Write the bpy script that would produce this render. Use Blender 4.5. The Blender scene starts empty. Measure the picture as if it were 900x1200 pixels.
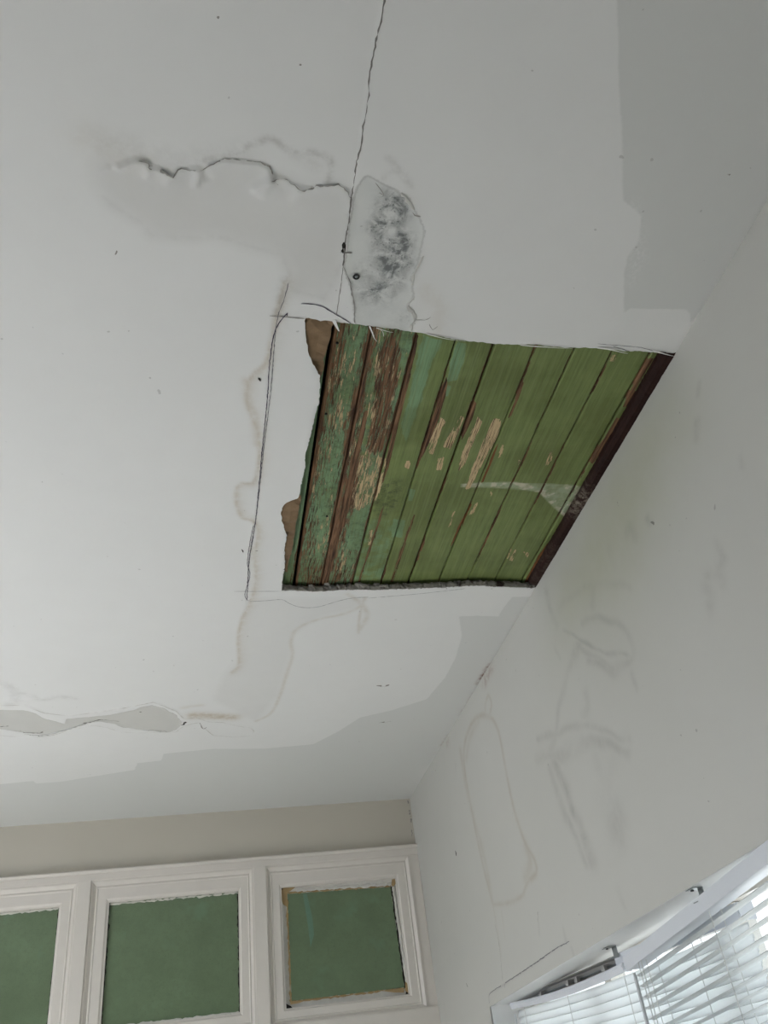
import bpy, bmesh, math, random
import numpy as np
from mathutils import Vector, Matrix

random.seed(7)
rng = np.random.default_rng(7)
SC = bpy.context.scene
COL = SC.collection

# ------------------------------------------------------------------ camera
EYE = np.array([0.0, 0.0, 1.55])
FOC = 969.63                                   # focal length in pixels of the 900 x 1200 frame
ROT = np.array([[0.97964843, -0.16336548, -0.11662191],      # right
                [0.00201652, 0.58899569, -0.80813366],       # down
                [0.20071094, 0.7914517, 0.57733813]])        # forward
cam = bpy.data.cameras.new('camera')
cam.sensor_fit = 'VERTICAL'
cam.sensor_height = 36.0
cam.lens = 36.0 * FOC / 1200.0
cam.clip_start = 0.02
cam_o = bpy.data.objects.new('camera', cam)
COL.objects.link(cam_o)
cam_o.matrix_world = Matrix((
    (ROT[0, 0], -ROT[1, 0], -ROT[2, 0], EYE[0]),
    (ROT[0, 1], -ROT[1, 1], -ROT[2, 1], EYE[1]),
    (ROT[0, 2], -ROT[1, 2], -ROT[2, 2], EYE[2]),
    (0, 0, 0, 1)))
SC.camera = cam_o

# ------------------------------------------------------------------ view, world, daylight
SC.view_settings.view_transform = 'Standard'
SC.view_settings.look = 'None'
SC.view_settings.gamma = 1.0
SC.view_settings.use_curve_mapping = False
SC.view_settings.exposure = 0.72

world = bpy.data.worlds.new('sky')
SC.world = world
world.use_nodes = True
wt = world.node_tree
wt.nodes.clear()
w_out = wt.nodes.new('ShaderNodeOutputWorld')
w_bg = wt.nodes.new('ShaderNodeBackground')
w_tc = wt.nodes.new('ShaderNodeTexCoord')
w_sep = wt.nodes.new('ShaderNodeSeparateXYZ')
w_rmp = wt.nodes.new('ShaderNodeValToRGB')
wt.links.new(w_tc.outputs['Generated'], w_sep.inputs[0])
wt.links.new(w_sep.outputs['Z'], w_rmp.inputs[0])
w_rmp.color_ramp.elements[0].position = 0.0
w_rmp.color_ramp.elements[0].color = (0.30, 0.29, 0.26, 1)
w_rmp.color_ramp.elements[1].position = 0.03
w_rmp.color_ramp.elements[1].color = (0.95, 0.97, 1.0, 1)
e = w_rmp.color_ramp.elements.new(0.5)
e.color = (0.60, 0.78, 1.0, 1)
wt.links.new(w_rmp.outputs[0], w_bg.inputs['Color'])
w_bg.inputs['Strength'].default_value = 1.1
wt.links.new(w_bg.outputs[0], w_out.inputs[0])


def daylight(name, loc, target, sx, sy, power, color):
    l = bpy.data.lights.new(name, 'AREA')
    l.shape = 'RECTANGLE'
    l.size, l.size_y = sx, sy
    l.energy = power
    l.color = color
    o = bpy.data.objects.new(name, l)
    COL.objects.link(o)
    o.location = loc
    d = Vector(target) - Vector(loc)
    o.rotation_euler = d.to_track_quat('-Z', 'Y').to_euler()
    return o


# the big window in the wall to the left, out of frame, and the one behind the blinds
daylight('daylight_left', (-2.75, 2.3, 1.6), (0.0, 2.3, 1.75), 2.2, 1.5, 20, (0.77, 0.85, 1.0))
daylight('daylight_right', (1.80, 2.3, 1.45), (0.5, 2.3, 1.6), 2.4, 1.2, 15, (0.92, 0.96, 1.0))
# sun coming through the left window and landing on the floor
sun = bpy.data.lights.new('sun', 'SUN')
sun.energy = 22.0
sun.angle = math.radians(1.0)
sun.color = (0.95, 0.97, 1.0)
sun_o = bpy.data.objects.new('sun', sun)
COL.objects.link(sun_o)
sun_o.location = (-6, 2.2, 7)
sun_o.rotation_euler = Vector((0.75, 0.04, -1.0)).to_track_quat('-Z', 'Y').to_euler()

# ------------------------------------------------------------------ plane geometry
H = 2.85                                       # ceiling height
XW = 1.0257                                    # right wall
YB = 4.384                                     # back wall
XL, YR = -2.6, -1.6                            # walls out of frame
ZPL = H + 0.026                                # underside of the old boards above the hole


def ray(px, py):
    return ROT.T @ np.array([(px - 450) / FOC, (py - 600) / FOC, 1.0])


def on_z(px, py, z=H):
    r = ray(px, py)
    return EYE + r * ((z - EYE[2]) / r[2])


def on_x(px, py, x=XW):
    r = ray(px, py)
    return EYE + r * ((x - EYE[0]) / r[0])


def on_y(px, py, y=YB):
    r = ray(px, py)
    return EYE + r * ((y - EYE[1]) / r[1])


def cl(pts, z=H):                              # ceiling polyline (x, y)
    return np.array([on_z(p[0], p[1], z)[:2] for p in pts])


def wl(pts):                                   # right wall polyline (y, z)
    return np.array([on_x(p[0], p[1])[1:] for p in pts])


def line_dist(P, pts, margin=0.12, closed=False, far=9.0):
    """distance, signed side and arc length along a polyline for 2D points"""
    pts = np.asarray(pts, float)
    if closed:
        pts = np.vstack([pts, pts[:1]])
    d = np.full(len(P), far)
    sd = np.zeros(len(P))
    tt = np.zeros(len(P))
    lo, hi = pts.min(0) - margin, pts.max(0) + margin
    idx = np.where((P[:, 0] > lo[0]) & (P[:, 0] < hi[0]) & (P[:, 1] > lo[1]) & (P[:, 1] < hi[1]))[0]
    if len(idx) == 0:
        return d, sd, tt
    Q = P[idx]
    bd = np.full(len(Q), far)
    bs = np.zeros(len(Q))
    bt = np.zeros(len(Q))
    acc = 0.0
    for a, b in zip(pts[:-1], pts[1:]):
        e = b - a
        L = math.hypot(*e)
        if L < 1e-9:
            continue
        w = Q - a
        t = np.clip((w @ e) / (L * L), 0, 1)
        dx = w[:, 0] - t * e[0]
        dy = w[:, 1] - t * e[1]
        dd = np.hypot(dx, dy)
        m = dd < bd
        bd[m] = dd[m]
        bs[m] = np.sign(e[0] * w[m, 1] - e[1] * w[m, 0])
        bt[m] = acc + t[m] * L
        acc += L
    d[idx], sd[idx], tt[idx] = bd, bs, bt
    return d, sd, tt


def inside(P, pts):
    pts = np.asarray(pts, float)
    r = np.zeros(len(P), bool)
    n = len(pts)
    x, y = P[:, 0], P[:, 1]
    for i in range(n):
        a, b = pts[i], pts[(i + 1) % n]
        if a[1] == b[1]:
            continue
        c = ((a[1] > y) != (b[1] > y)) & (x < (b[0] - a[0]) * (y - a[1]) / (b[1] - a[1]) + a[0])
        r ^= c
    return r


def poly_sdf(P, pts, margin=0.3):
    d, _, _ = line_dist(P, pts, margin, True, 1.0)
    return np.where(inside(P, pts), -d, d)


def smooth_line(pts, step=0.006, jitter=0.0, seed=0, curve=True):
    pts = np.asarray(pts, float)
    out = []
    n = len(pts)
    for i in range(n - 1):
        p0, p1, p2, p3 = pts[max(i - 1, 0)], pts[i], pts[i + 1], pts[min(i + 2, n - 1)]
        k = max(2, int(np.linalg.norm(p2 - p1) / step))
        for j in range(k):
            t = j / k
            if curve:
                q = 0.5 * (2 * p1 + (p2 - p0) * t + (2 * p0 - 5 * p1 + 4 * p2 - p3) * t * t + (3 * p1 - p0 - 3 * p2 + p3) * t ** 3)
            else:
                q = p1 + (p2 - p1) * t
            out.append(q)
    out.append(pts[-1])
    out = np.array(out)
    if jitter:
        r = np.random.default_rng(seed)
        out[1:-1] += r.normal(0, jitter, (len(out) - 2, out.shape[1]))
    return out


def vnoise(x, y, seed=0):
    """smooth value noise 0..1 on arrays"""
    r = np.random.default_rng(seed)
    T = r.random((64, 64))
    xi, yi = np.floor(x).astype(int), np.floor(y).astype(int)
    fx, fy = x - xi, y - yi
    fx, fy = fx * fx * (3 - 2 * fx), fy * fy * (3 - 2 * fy)
    a, b = T[xi % 64, yi % 64], T[(xi + 1) % 64, yi % 64]
    c, d = T[xi % 64, (yi + 1) % 64], T[(xi + 1) % 64, (yi + 1) % 64]
    return (a * (1 - fx) + b * fx) * (1 - fy) + (c * (1 - fx) + d * fx) * fy


# ------------------------------------------------------------------ shader helpers
def srgb(r, g, b):
    f = lambda c: (c / 255 / 12.92) if c / 255 <= 0.04045 else ((c / 255 + 0.055) / 1.055) ** 2.4
    return (f(r), f(g), f(b), 1.0)


class Mat:
    def __init__(self, name):
        self.m = bpy.data.materials.new(name)
        self.m.use_nodes = True
        self.t = self.m.node_tree
        self.t.nodes.clear()
        self.out = self.t.nodes.new('ShaderNodeOutputMaterial')
        self.bsdf = self.t.nodes.new('ShaderNodeBsdfPrincipled')
        self.t.links.new(self.bsdf.outputs[0], self.out.inputs[0])

    def put(self, sock, v):
        if isinstance(v, bpy.types.NodeSocket):
            self.t.links.new(v, sock)
        else:
            sock.default_value = v

    def set(self, **kw):
        for k, v in kw.items():
            self.put(self.bsdf.inputs[k.replace('_', ' ')], v)

    def attr(self, name):
        n = self.t.nodes.new('ShaderNodeAttribute')
        n.attribute_name = name
        return n.outputs['Fac']

    def pos(self, scale=(1, 1, 1)):
        g = self.t.nodes.new('ShaderNodeNewGeometry')
        m = self.t.nodes.new('ShaderNodeMapping')
        self.t.links.new(g.outputs['Position'], m.inputs[0])
        m.inputs['Scale'].default_value = scale
        return m.outputs[0]

    def rnd(self):
        return self.t.nodes.new('ShaderNodeObjectInfo').outputs['Random']

    def noise(self, scale, detail=4, rough=0.55, vec=None, dist=0.0):
        n = self.t.nodes.new('ShaderNodeTexNoise')
        n.inputs['Scale'].default_value = scale
        n.inputs['Detail'].default_value = detail
        n.inputs['Roughness'].default_value = rough
        n.inputs['Distortion'].default_value = dist
        self.t.links.new(vec if vec is not None else self.pos(), n.inputs['Vector'])
        return n.outputs[0]

    def math(self, op, a, b=0.0, clamp=False):
        n = self.t.nodes.new('ShaderNodeMath')
        n.operation = op
        n.use_clamp = clamp
        self.put(n.inputs[0], a)
        self.put(n.inputs[1], b)
        return n.outputs[0]

    def add(self, a, b): return self.math('ADD', a, b)
    def sub(self, a, b): return self.math('SUBTRACT', a, b)
    def mul(self, a, b): return self.math('MULTIPLY', a, b)
    def wob(self, n, amp): return self.mul(self.sub(n, 0.5), amp)

    def step(self, x, lo, hi):
        n = self.t.nodes.new('ShaderNodeMapRange')
        n.interpolation_type = 'SMOOTHSTEP'
        self.put(n.inputs['Value'], x)
        if lo <= hi:
            n.inputs['From Min'].default_value, n.inputs['From Max'].default_value = lo, hi
            n.inputs['To Min'].default_value, n.inputs['To Max'].default_value = 0.0, 1.0
        else:
            n.inputs['From Min'].default_value, n.inputs['From Max'].default_value = hi, lo
            n.inputs['To Min'].default_value, n.inputs['To Max'].default_value = 1.0, 0.0
        return n.outputs[0]

    def mix(self, fac, a, b):
        n = self.t.nodes.new('ShaderNodeMix')
        n.data_type = 'RGBA'
        self.put(n.inputs['Factor'], fac)
        self.put(n.inputs['A'] if False else n.inputs[6], a)
        self.put(n.inputs[7], b)
        return n.outputs[2]

    def bump(self, h, strength=0.3, dist=0.002):
        n = self.t.nodes.new('ShaderNodeBump')
        n.inputs['Strength'].default_value = strength
        n.inputs['Distance'].default_value = dist
        self.t.links.new(h, n.inputs['Height'])
        self.t.links.new(n.outputs[0], self.bsdf.inputs['Normal'])


def plain(name, col, rough=0.6, metal=0.0, var=0.06, scale=40, bump=0.15, bdist=0.001):
    M = Mat(name)
    n = M.noise(scale, 5)
    dark = tuple(c * (1 - var * 2) for c in col[:3]) + (1,)
    light = tuple(min(1, c * (1 + var)) for c in col[:3]) + (1,)
    M.set(Base_Color=M.mix(n, dark, light), Roughness=rough, Metallic=metal)
    if bump:
        M.bump(n, bump, bdist)
    return M.m


# ------------------------------------------------------------------ mesh helpers
def link(name, me, mat=None, parent=None):
    o = bpy.data.objects.new(name, me)
    COL.objects.link(o)
    if mat is not None:
        me.materials.append(mat)
    if parent is not None:
        o.parent = parent
    return o


def mesh_from(name, V, F, mat=None, parent=None, smooth=False, attrs=None):
    me = bpy.data.meshes.new(name)
    V = np.asarray(V, np.float32)
    if isinstance(F, np.ndarray):
        me.vertices.add(len(V))
        me.vertices.foreach_set('co', V.ravel())
        k = F.shape[1]
        me.loops.add(F.size)
        me.loops.foreach_set('vertex_index', F.ravel().astype(np.int32))
        me.polygons.add(len(F))
        me.polygons.foreach_set('loop_start', np.arange(0, F.size, k, dtype=np.int32))
        me.polygons.foreach_set('loop_total', np.full(len(F), k, np.int32))
        me.update(calc_edges=True)
    else:
        me.from_pydata([tuple(map(float, v)) for v in V], [], F)
        me.update()
    if smooth:
        me.polygons.foreach_set('use_smooth', np.ones(len(me.polygons), bool))
    for k, v in (attrs or {}).items():
        a = me.attributes.new(k, 'FLOAT', 'POINT')
        a.data.foreach_set('value', np.asarray(v, np.float32))
    return link(name, me, mat, parent)


class MB:
    def __init__(self):
        self.V, self.F = [], []

    def box(self, lo, hi):
        b = len(self.V)
        x0, y0, z0 = lo
        x1, y1, z1 = hi
        self.V += [(x0, y0, z0), (x1, y0, z0), (x1, y1, z0), (x0, y1, z0), (x0, y0, z1), (x1, y0, z1), (x1, y1, z1), (x0, y1, z1)]
        self.F += [tuple(b + i for i in f) for f in ((0, 3, 2, 1), (4, 5, 6, 7), (0, 1, 5, 4), (1, 2, 6, 5), (2, 3, 7, 6), (3, 0, 4, 7))]
        return self

    def obox(self, o, ux, uy, uz):
        """box from corner o along three edge vectors"""
        b = len(self.V)
        o, ux, uy, uz = map(np.asarray, (o, ux, uy, uz))
        for k in (o, o + ux, o + ux + uy, o + uy):
            self.V.append(tuple(k))
        for k in (o, o + ux, o + ux + uy, o + uy):
            self.V.append(tuple(k + uz))
        self.F += [tuple(b + i for i in f) for f in ((0, 3, 2, 1), (4, 5, 6, 7), (0, 1, 5, 4), (1, 2, 6, 5), (2, 3, 7, 6), (3, 0, 4, 7))]
        return self

    def tube(self, pts, r, n=6):
        pts = [Vector(p) for p in pts]
        rs = r if isinstance(r, (list, tuple)) else [r] * len(pts)
        b = len(self.V)
        for i, p in enumerate(pts):
            d = (pts[min(i + 1, len(pts) - 1)] - pts[max(i - 1, 0)]).normalized()
            u = d.orthogonal().normalized() if i == 0 else (u - d * u.dot(d)).normalized()
            v = d.cross(u)
            for k in range(n):
                a = 2 * math.pi * k / n
                self.V.append(tuple(p + (u * math.cos(a) + v * math.sin(a)) * rs[i]))
        for i in range(len(pts) - 1):
            for k in range(n):
                a, c = b + i * n + k, b + i * n + (k + 1) % n
                self.F.append((a, c, c + n, a + n))
        self.F.append(tuple(b + k for k in range(n))[::-1])
        self.F.append(tuple(b + (len(pts) - 1) * n + k for k in range(n)))
        return self

    def loft(self, rings, closed=True, caps=True):
        b = len(self.V)
        n = len(rings[0])
        for r in rings:
            self.V += [tuple(map(float, p)) for p in r]
        for i in range(len(rings) - 1):
            for k in range(n if closed else n - 1):
                a, c = b + i * n + k, b + i * n + (k + 1) % n
                self.F.append((a, c, c + n, a + n))
        if caps and closed:
            self.F.append(tuple(b + k for k in range(n))[::-1])
            self.F.append(tuple(b + (len(rings) - 1) * n + k for k in range(n)))
        return self

    def build(self, name, mat=None, parent=None, smooth=False, bevel=0.0, fixn=True):
        me = bpy.data.meshes.new(name)
        me.from_pydata(self.V, [], self.F)
        bm = bmesh.new()
        bm.from_mesh(me)
        if fixn:
            bmesh.ops.recalc_face_normals(bm, faces=bm.faces)
        if bevel:
            bmesh.ops.bevel(bm, geom=list(bm.edges), offset=bevel, segments=2, affect='EDGES', profile=0.6)
        bm.to_mesh(me)
        bm.free()
        if smooth:
            me.polygons.foreach_set('use_smooth', np.ones(len(me.polygons), bool))
        return link(name, me, mat, parent)


def tag(o, label=None, cat=None, group=None, kind=None):
    if label: o['label'] = label
    if cat: o['category'] = cat
    if group: o['group'] = group
    if kind: o['kind'] = kind
    return o


def empty(name, loc=(0, 0, 0)):
    o = bpy.data.objects.new(name, None)
    o.empty_display_size = 0.05
    COL.objects.link(o)
    o.location = loc
    return o


def ribbon(name, pts3, width, normal, mat, parent, lift=0.0004, vary=0.35, seed=0):
    """flat drawn line / hairline crack lying on a surface whose face looks along normal"""
    r = np.random.default_rng(seed)
    pts = np.asarray(pts3, float)
    nrm = np.asarray(normal, float)
    n = len(pts)
    V, F = [], []
    for i in range(n):
        d = pts[min(i + 1, n - 1)] - pts[max(i - 1, 0)]
        d /= (np.linalg.norm(d) + 1e-12)
        s = np.cross(d, nrm)
        w = width * 0.5 * max(0.15, 1 + vary * r.normal())
        if i in (0, n - 1):
            w *= 0.4
        V += [pts[i] + nrm * lift - s * w, pts[i] + nrm * lift + s * w]
    for i in range(n - 1):
        F.append((2 * i, 2 * i + 1, 2 * i + 3, 2 * i + 2))
    return mesh_from(name, V, F, mat, parent)


# ------------------------------------------------------------------ materials
def make_ceiling_mat():
    M = Mat('ceiling_paint')
    n_big = M.noise(2.2, 4)
    n_mid = M.noise(14, 6)
    n_fin = M.noise(70, 5)
    n_jag = M.noise(38, 8, 0.7)
    white = M.mix(n_big, srgb(226, 226, 224), srgb(233, 233, 231))
    col = M.mix(M.mul(n_mid, 0.35), white, srgb(222, 222, 219))
    # second coat that stops short of the two walls
    band = M.step(M.add(M.attr('sd_band'), M.wob(n_jag, 0.010)), 0.003, -0.003)
    roller = M.step(M.noise(150, 3), 0.40, 0.62)
    soft = M.step(M.attr('sd_band_soft'), 0.0, -0.06)
    band = M.mul(band, M.sub(1.0, M.mul(soft, roller)))
    col = M.mix(M.mul(band, 0.92), col, srgb(213, 214, 211))
    # damp, tide lines
    damp = M.mul(M.attr('damp'), M.add(0.72, M.mul(n_mid, 0.5)))
    col = M.mix(damp, col, srgb(196, 194, 189))
    tide = M.mul(M.attr('tide'), M.add(0.35, M.mul(M.step(n_jag, 0.28, 0.62), 0.75)))
    col = M.mix(M.math('MULTIPLY', tide, 0.85, True), col, srgb(186, 172, 148))
    tide2 = M.mul(M.attr('tide_grey'), M.step(n_jag, 0.30, 0.66))
    col = M.mix(M.math('MULTIPLY', tide2, 0.8, True), col, srgb(160, 157, 150))
    # peeled areas
    peel_d = M.add(M.attr('sd_peel'), M.wob(n_jag, 0.012))
    peel = M.step(peel_d, 0.0015, -0.0015)
    col = M.mix(M.mul(peel, 0.9), col, M.mix(n_mid, srgb(197, 196, 190), srgb(208, 207, 202)))
    rim = M.mul(M.step(peel_d, 0.003, 0.0), M.step(peel_d, -0.003, 0.0))
    col = M.mix(M.mul(rim, M.mul(M.step(n_mid, 0.42, 0.6), 0.5)), col, srgb(140, 138, 132))
    flake_d = M.add(M.attr('sd_flake'), M.wob(n_jag, 0.010))
    flake = M.mul(M.step(flake_d, 0.004, 0.0), M.step(flake_d, -0.004, 0.0))
    col = M.mix(M.mul(flake, M.mul(M.step(n_mid, 0.38, 0.6), 0.55)), col, srgb(168, 163, 152))
    # old repair with mould
    patch_d = M.add(M.attr('sd_patch'), M.wob(n_jag, 0.022))
    patch = M.step(patch_d, 0.002, -0.002)
    col = M.mix(M.mul(patch, 0.9), col, M.mix(n_mid, srgb(208, 210, 207), srgb(222, 223, 219)))
    prim = M.mul(M.step(patch_d, 0.004, 0.0), M.step(patch_d, -0.004, 0.0))
    col = M.mix(M.mul(prim, 0.35), col, srgb(140, 138, 132))
    mo = M.attr('mould')
    blot = M.noise(34, 7, 0.68, dist=0.5)
    spec = M.step(M.noise(190, 3), 0.56, 0.72)
    mfac = M.math('MULTIPLY', mo, M.add(M.step(blot, 0.30, 0.72), M.mul(spec, 0.55)), True)
    col = M.mix(M.math('MULTIPLY', mfac, 0.9, True), col, srgb(98, 101, 101))
    col = M.mix(M.math('MULTIPLY', M.mul(M.step(mo, 0.25, 0.8), M.step(M.noise(120, 2), 0.70, 0.76)), 0.8, True), col, srgb(48, 50, 50))
    # rusty plaster in the corner crack
    col = M.mix(M.math('MULTIPLY', M.mul(M.attr('rust'), M.step(n_jag, 0.35, 0.6)), 1.0, True), col, srgb(136, 102, 88))
    # stray specks
    sp = M.step(M.noise(55, 1), 0.795, 0.81)
    col = M.mix(M.mul(sp, 0.4), col, srgb(150, 148, 144))
    M.set(Base_Color=col, Roughness=0.62, Specular_IOR_Level=0.35)
    h = M.add(M.mul(n_fin, 0.5), M.add(M.mul(peel, -0.8), M.mul(patch, -0.7)))
    M.bump(h, 0.22, 0.0018)
    return M.m


def make_wall_mat(name, c0, c1, smudges=True):
    M = Mat(name)
    n_big = M.noise(1.8, 4)
    n_mid = M.noise(12, 6)
    n_fin = M.noise(80, 5)
    col = M.mix(n_big, c0, c1)
    if smudges:
        gs = M.mul(M.attr('green_tone'), M.add(0.45, M.mul(n_mid, 1.0)))
        col = M.mix(M.math('MULTIPLY', gs, 1.0, True), col, srgb(172, 172, 150))
        streak = M.noise(11, 6, 0.65, dist=0.8)
        sc = M.mul(M.attr('scuff'), M.add(0.4, M.mul(M.step(streak, 0.32, 0.66), 0.6)))
        col = M.mix(M.math('MULTIPLY', sc, 0.8, True), col, srgb(132, 129, 124))
        dr = M.mul(M.attr('drip'), M.add(0.5, M.mul(M.step(n_mid, 0.3, 0.7), 0.6)))
        col = M.mix(M.math('MULTIPLY', dr, 0.8, True), col, srgb(164, 152, 134))
        col = M.mix(M.math('MULTIPLY', M.mul(M.attr('rust'), M.step(M.noise(38, 8, 0.7), 0.35, 0.6)), 1.0, True), col, srgb(136, 102, 88))
        sp = M.step(M.noise(45, 1), 0.785, 0.80)
        col = M.mix(M.mul(sp, 0.45), col, srgb(120, 116, 110))
    M.set(Base_Color=col, Roughness=0.55, Specular_IOR_Level=0.4)
    M.bump(M.add(M.mul(n_fin, 0.5), n_mid), 0.16, 0.002)
    return M.m


def make_plank_mat():
    M = Mat('old_green_paint')
    grain = M.noise(1.0, 6, 0.6, M.pos((230, 9, 60)))
    fine = M.noise(1.0, 4, 0.6, M.pos((700, 22, 60)))
    flake = M.noise(1.0, 7, 0.68, M.pos((150, 17, 60)))
    flake2 = M.noise(1.0, 7, 0.68, M.pos((240, 20, 90)), 0.1)
    blot = M.noise(15, 5)
    big = M.noise(4, 3)
    # green top coat, greyer mint coat under it
    olive = M.mix(blot, srgb(106, 122, 70), srgb(134, 146, 92))
    mint = M.mix(blot, srgb(116, 146, 110), srgb(134, 166, 128))
    mfac = M.add(M.attr('mint'), M.wob(M.noise(30, 6), 0.5))
    col = M.mix(M.step(mfac, 0.42, 0.58), olive, mint)
    col = M.mix(M.mul(M.step(grain, 0.40, 0.70), 0.55), col, srgb(90, 102, 60))
    col = M.mix(M.mul(M.step(M.noise(6, 4), 0.42, 0.68), 0.5), col, srgb(88, 96, 50))
    col = M.mix(M.mul(M.step(fine, 0.56, 0.66), 0.28), col, srgb(66, 74, 42))
    # combed lines of the boards
    comb = M.attr('bead')
    col = M.mix(M.mul(comb, 0.25), col, srgb(150, 164, 112))
    # dirt
    col = M.mix(M.mul(M.attr('dirt'), M.step(M.noise(60, 7, 0.7), 0.42, 0.68)), col, srgb(52, 56, 40))
    # pale smear of filler
    sm = M.math('MULTIPLY', M.attr('smear'), M.add(0.55, M.mul(M.step(M.noise(40, 6), 0.35, 0.65), 0.5)), True)
    col = M.mix(M.mul(sm, 0.85), col, M.mix(M.step(M.noise(36, 6), 0.5, 0.6), srgb(160, 170, 144), srgb(206, 200, 182)))
    # cream primer flakes
    cf = M.add(M.attr('cream'), M.wob(flake, 1.5))
    creamf = M.step(cf, 0.56, 0.62)
    # bare brown wood
    bf = M.add(M.attr('bare'), M.wob(flake2, 1.3))
    baref = M.step(bf, 0.56, 0.61)
    wood = M.mix(M.step(grain, 0.3, 0.7), srgb(50, 34, 24), srgb(140, 106, 78))
    wood = M.mix(M.mul(M.attr('orange'), 0.8), wood, srgb(136, 84, 48))
    wood = M.mix(M.mul(M.step(fine, 0.5, 0.7), 0.4), wood, srgb(48, 30, 22))
    col = M.mix(creamf, col, M.mix(flake2, srgb(184, 158, 118), srgb(212, 190, 150)))
    ce = M.mul(M.step(cf, 0.50, 0.56), M.step(cf, 0.62, 0.56))
    col = M.mix(M.mul(ce, 0.35), col, srgb(66, 48, 34))
    inner = M.mul(creamf, M.step(M.noise(1.0, 4, 0.6, M.pos((520, 14, 60))), 0.53, 0.60))
    col = M.mix(M.mul(inner, 0.9), col, srgb(78, 54, 38))
    col = M.mix(baref, col, wood)
    be = M.mul(M.step(bf, 0.51, 0.56), M.step(bf, 0.61, 0.56))
    col = M.mix(M.mul(be, 0.45), col, srgb(50, 36, 26))
    M.set(Base_Color=col, Roughness=M.add(0.42, M.mul(baref, 0.35)), Specular_IOR_Level=0.3)
    h = M.add(M.mul(M.math('MAXIMUM', baref, M.mul(creamf, 0.5)), -1.0), M.add(M.mul(grain, 0.35), M.mul(comb, 0.2)))
    M.bump(h, 0.5, 0.0014)
    return M.m


def make_glass_mat():
    M = Mat('green_textured_glass')
    a = M.noise(5, 5)
    b = M.noise(42, 6, 0.65)
    c = M.noise(160, 4, 0.7)
    col = M.mix(a, srgb(84, 98, 72), srgb(122, 144, 112))
    col = M.mix(M.mul(M.step(b, 0.35, 0.75), 0.5), col, srgb(96, 112, 86))
    col = M.mix(M.mul(M.step(c, 0.5, 0.75), 0.22), col, srgb(58, 70, 50))
    col = M.mix(M.mul(M.step(M.noise(7, 3), 0.60, 0.75), 0.4), col, srgb(112, 142, 116))
    M.set(Base_Color=col, Roughness=0.32, Specular_IOR_Level=0.5)
    M.bump(M.add(c, b), 0.15, 0.001)
    return M.m


def make_slat_mat():
    M = Mat('white_blind_plastic')
    M.t.nodes.remove(M.bsdf)
    n = M.noise(9, 3)
    col = M.mix(n, srgb(228, 230, 230), srgb(240, 240, 238))
    d = M.t.nodes.new('ShaderNodeBsdfDiffuse')
    tr = M.t.nodes.new('ShaderNodeBsdfTranslucent')
    mx = M.t.nodes.new('ShaderNodeMixShader')
    M.put(d.inputs['Color'], col)
    M.put(tr.inputs['Color'], (0.90, 0.92, 0.92, 1))
    mx.inputs[0].default_value = 0.42
    M.t.links.new(d.outputs[0], mx.inputs[1])
    M.t.links.new(tr.outputs[0], mx.inputs[2])
    M.t.links.new(mx.outputs[0], M.out.inputs[0])
    return M.m


def make_pane_mat():
    M = Mat('clear_window_glass')
    M.t.nodes.remove(M.bsdf)
    tr = M.t.nodes.new('ShaderNodeBsdfTransparent')
    gl = M.t.nodes.new('ShaderNodeBsdfGlossy')
    lw = M.t.nodes.new('ShaderNodeLayerWeight')
    lw.inputs['Blend'].default_value = 0.5
    mx = M.t.nodes.new('ShaderNodeMixShader')
    tr.inputs['Color'].default_value = (0.95, 0.97, 0.97, 1)
    gl.inputs['Roughness'].default_value = 0.02
    M.t.links.new(M.add(0.03, M.mul(M.math('POWER', lw.outputs['Facing'], 5.0), 0.7)), mx.inputs[0])
    M.t.links.new(tr.outputs[0], mx.inputs[1])
    M.t.links.new(gl.outputs[0], mx.inputs[2])
    M.t.links.new(mx.outputs[0], M.out.inputs[0])
    return M.m


def make_rubble_mat():
    M = Mat('broken_plaster')
    n = M.noise(60, 7, 0.7)
    k = M.noise(18, 5)
    col = M.mix(n, srgb(78, 74, 68), srgb(176, 172, 164))
    col = M.mix(M.step(k, 0.55, 0.66), col, srgb(48, 36, 30))
    M.set(Base_Color=col, Roughness=0.9)
    M.bump(n, 0.7, 0.003)
    return M.m


def make_kraft_mat():
    M = Mat('brown_board_paper')
    n = M.noise(24, 6)
    f = M.noise(200, 3)
    col = M.mix(n, srgb(106, 84, 60), srgb(160, 134, 102))
    col = M.mix(M.mul(f, 0.3), col, srgb(100, 80, 62))
    M.set(Base_Color=col, Roughness=0.85)
    M.bump(n, 0.5, 0.003)
    return M.m


def make_batten_mat():
    M = Mat('dark_stained_timber')
    g = M.noise(1.0, 6, 0.6, M.pos((160, 8, 160)))
    col = M.mix(g, srgb(22, 11, 9), srgb(54, 28, 21))
    dust = M.mul(M.attr('dust'), M.step(M.noise(50, 6, 0.7), 0.42, 0.62))
    col = M.mix(M.mul(dust, 0.7), col, srgb(150, 140, 126))
    M.set(Base_Color=col, Roughness=0.7, Specular_IOR_Level=0.2)
    M.bump(g, 0.5, 0.002)
    return M.m


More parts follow.
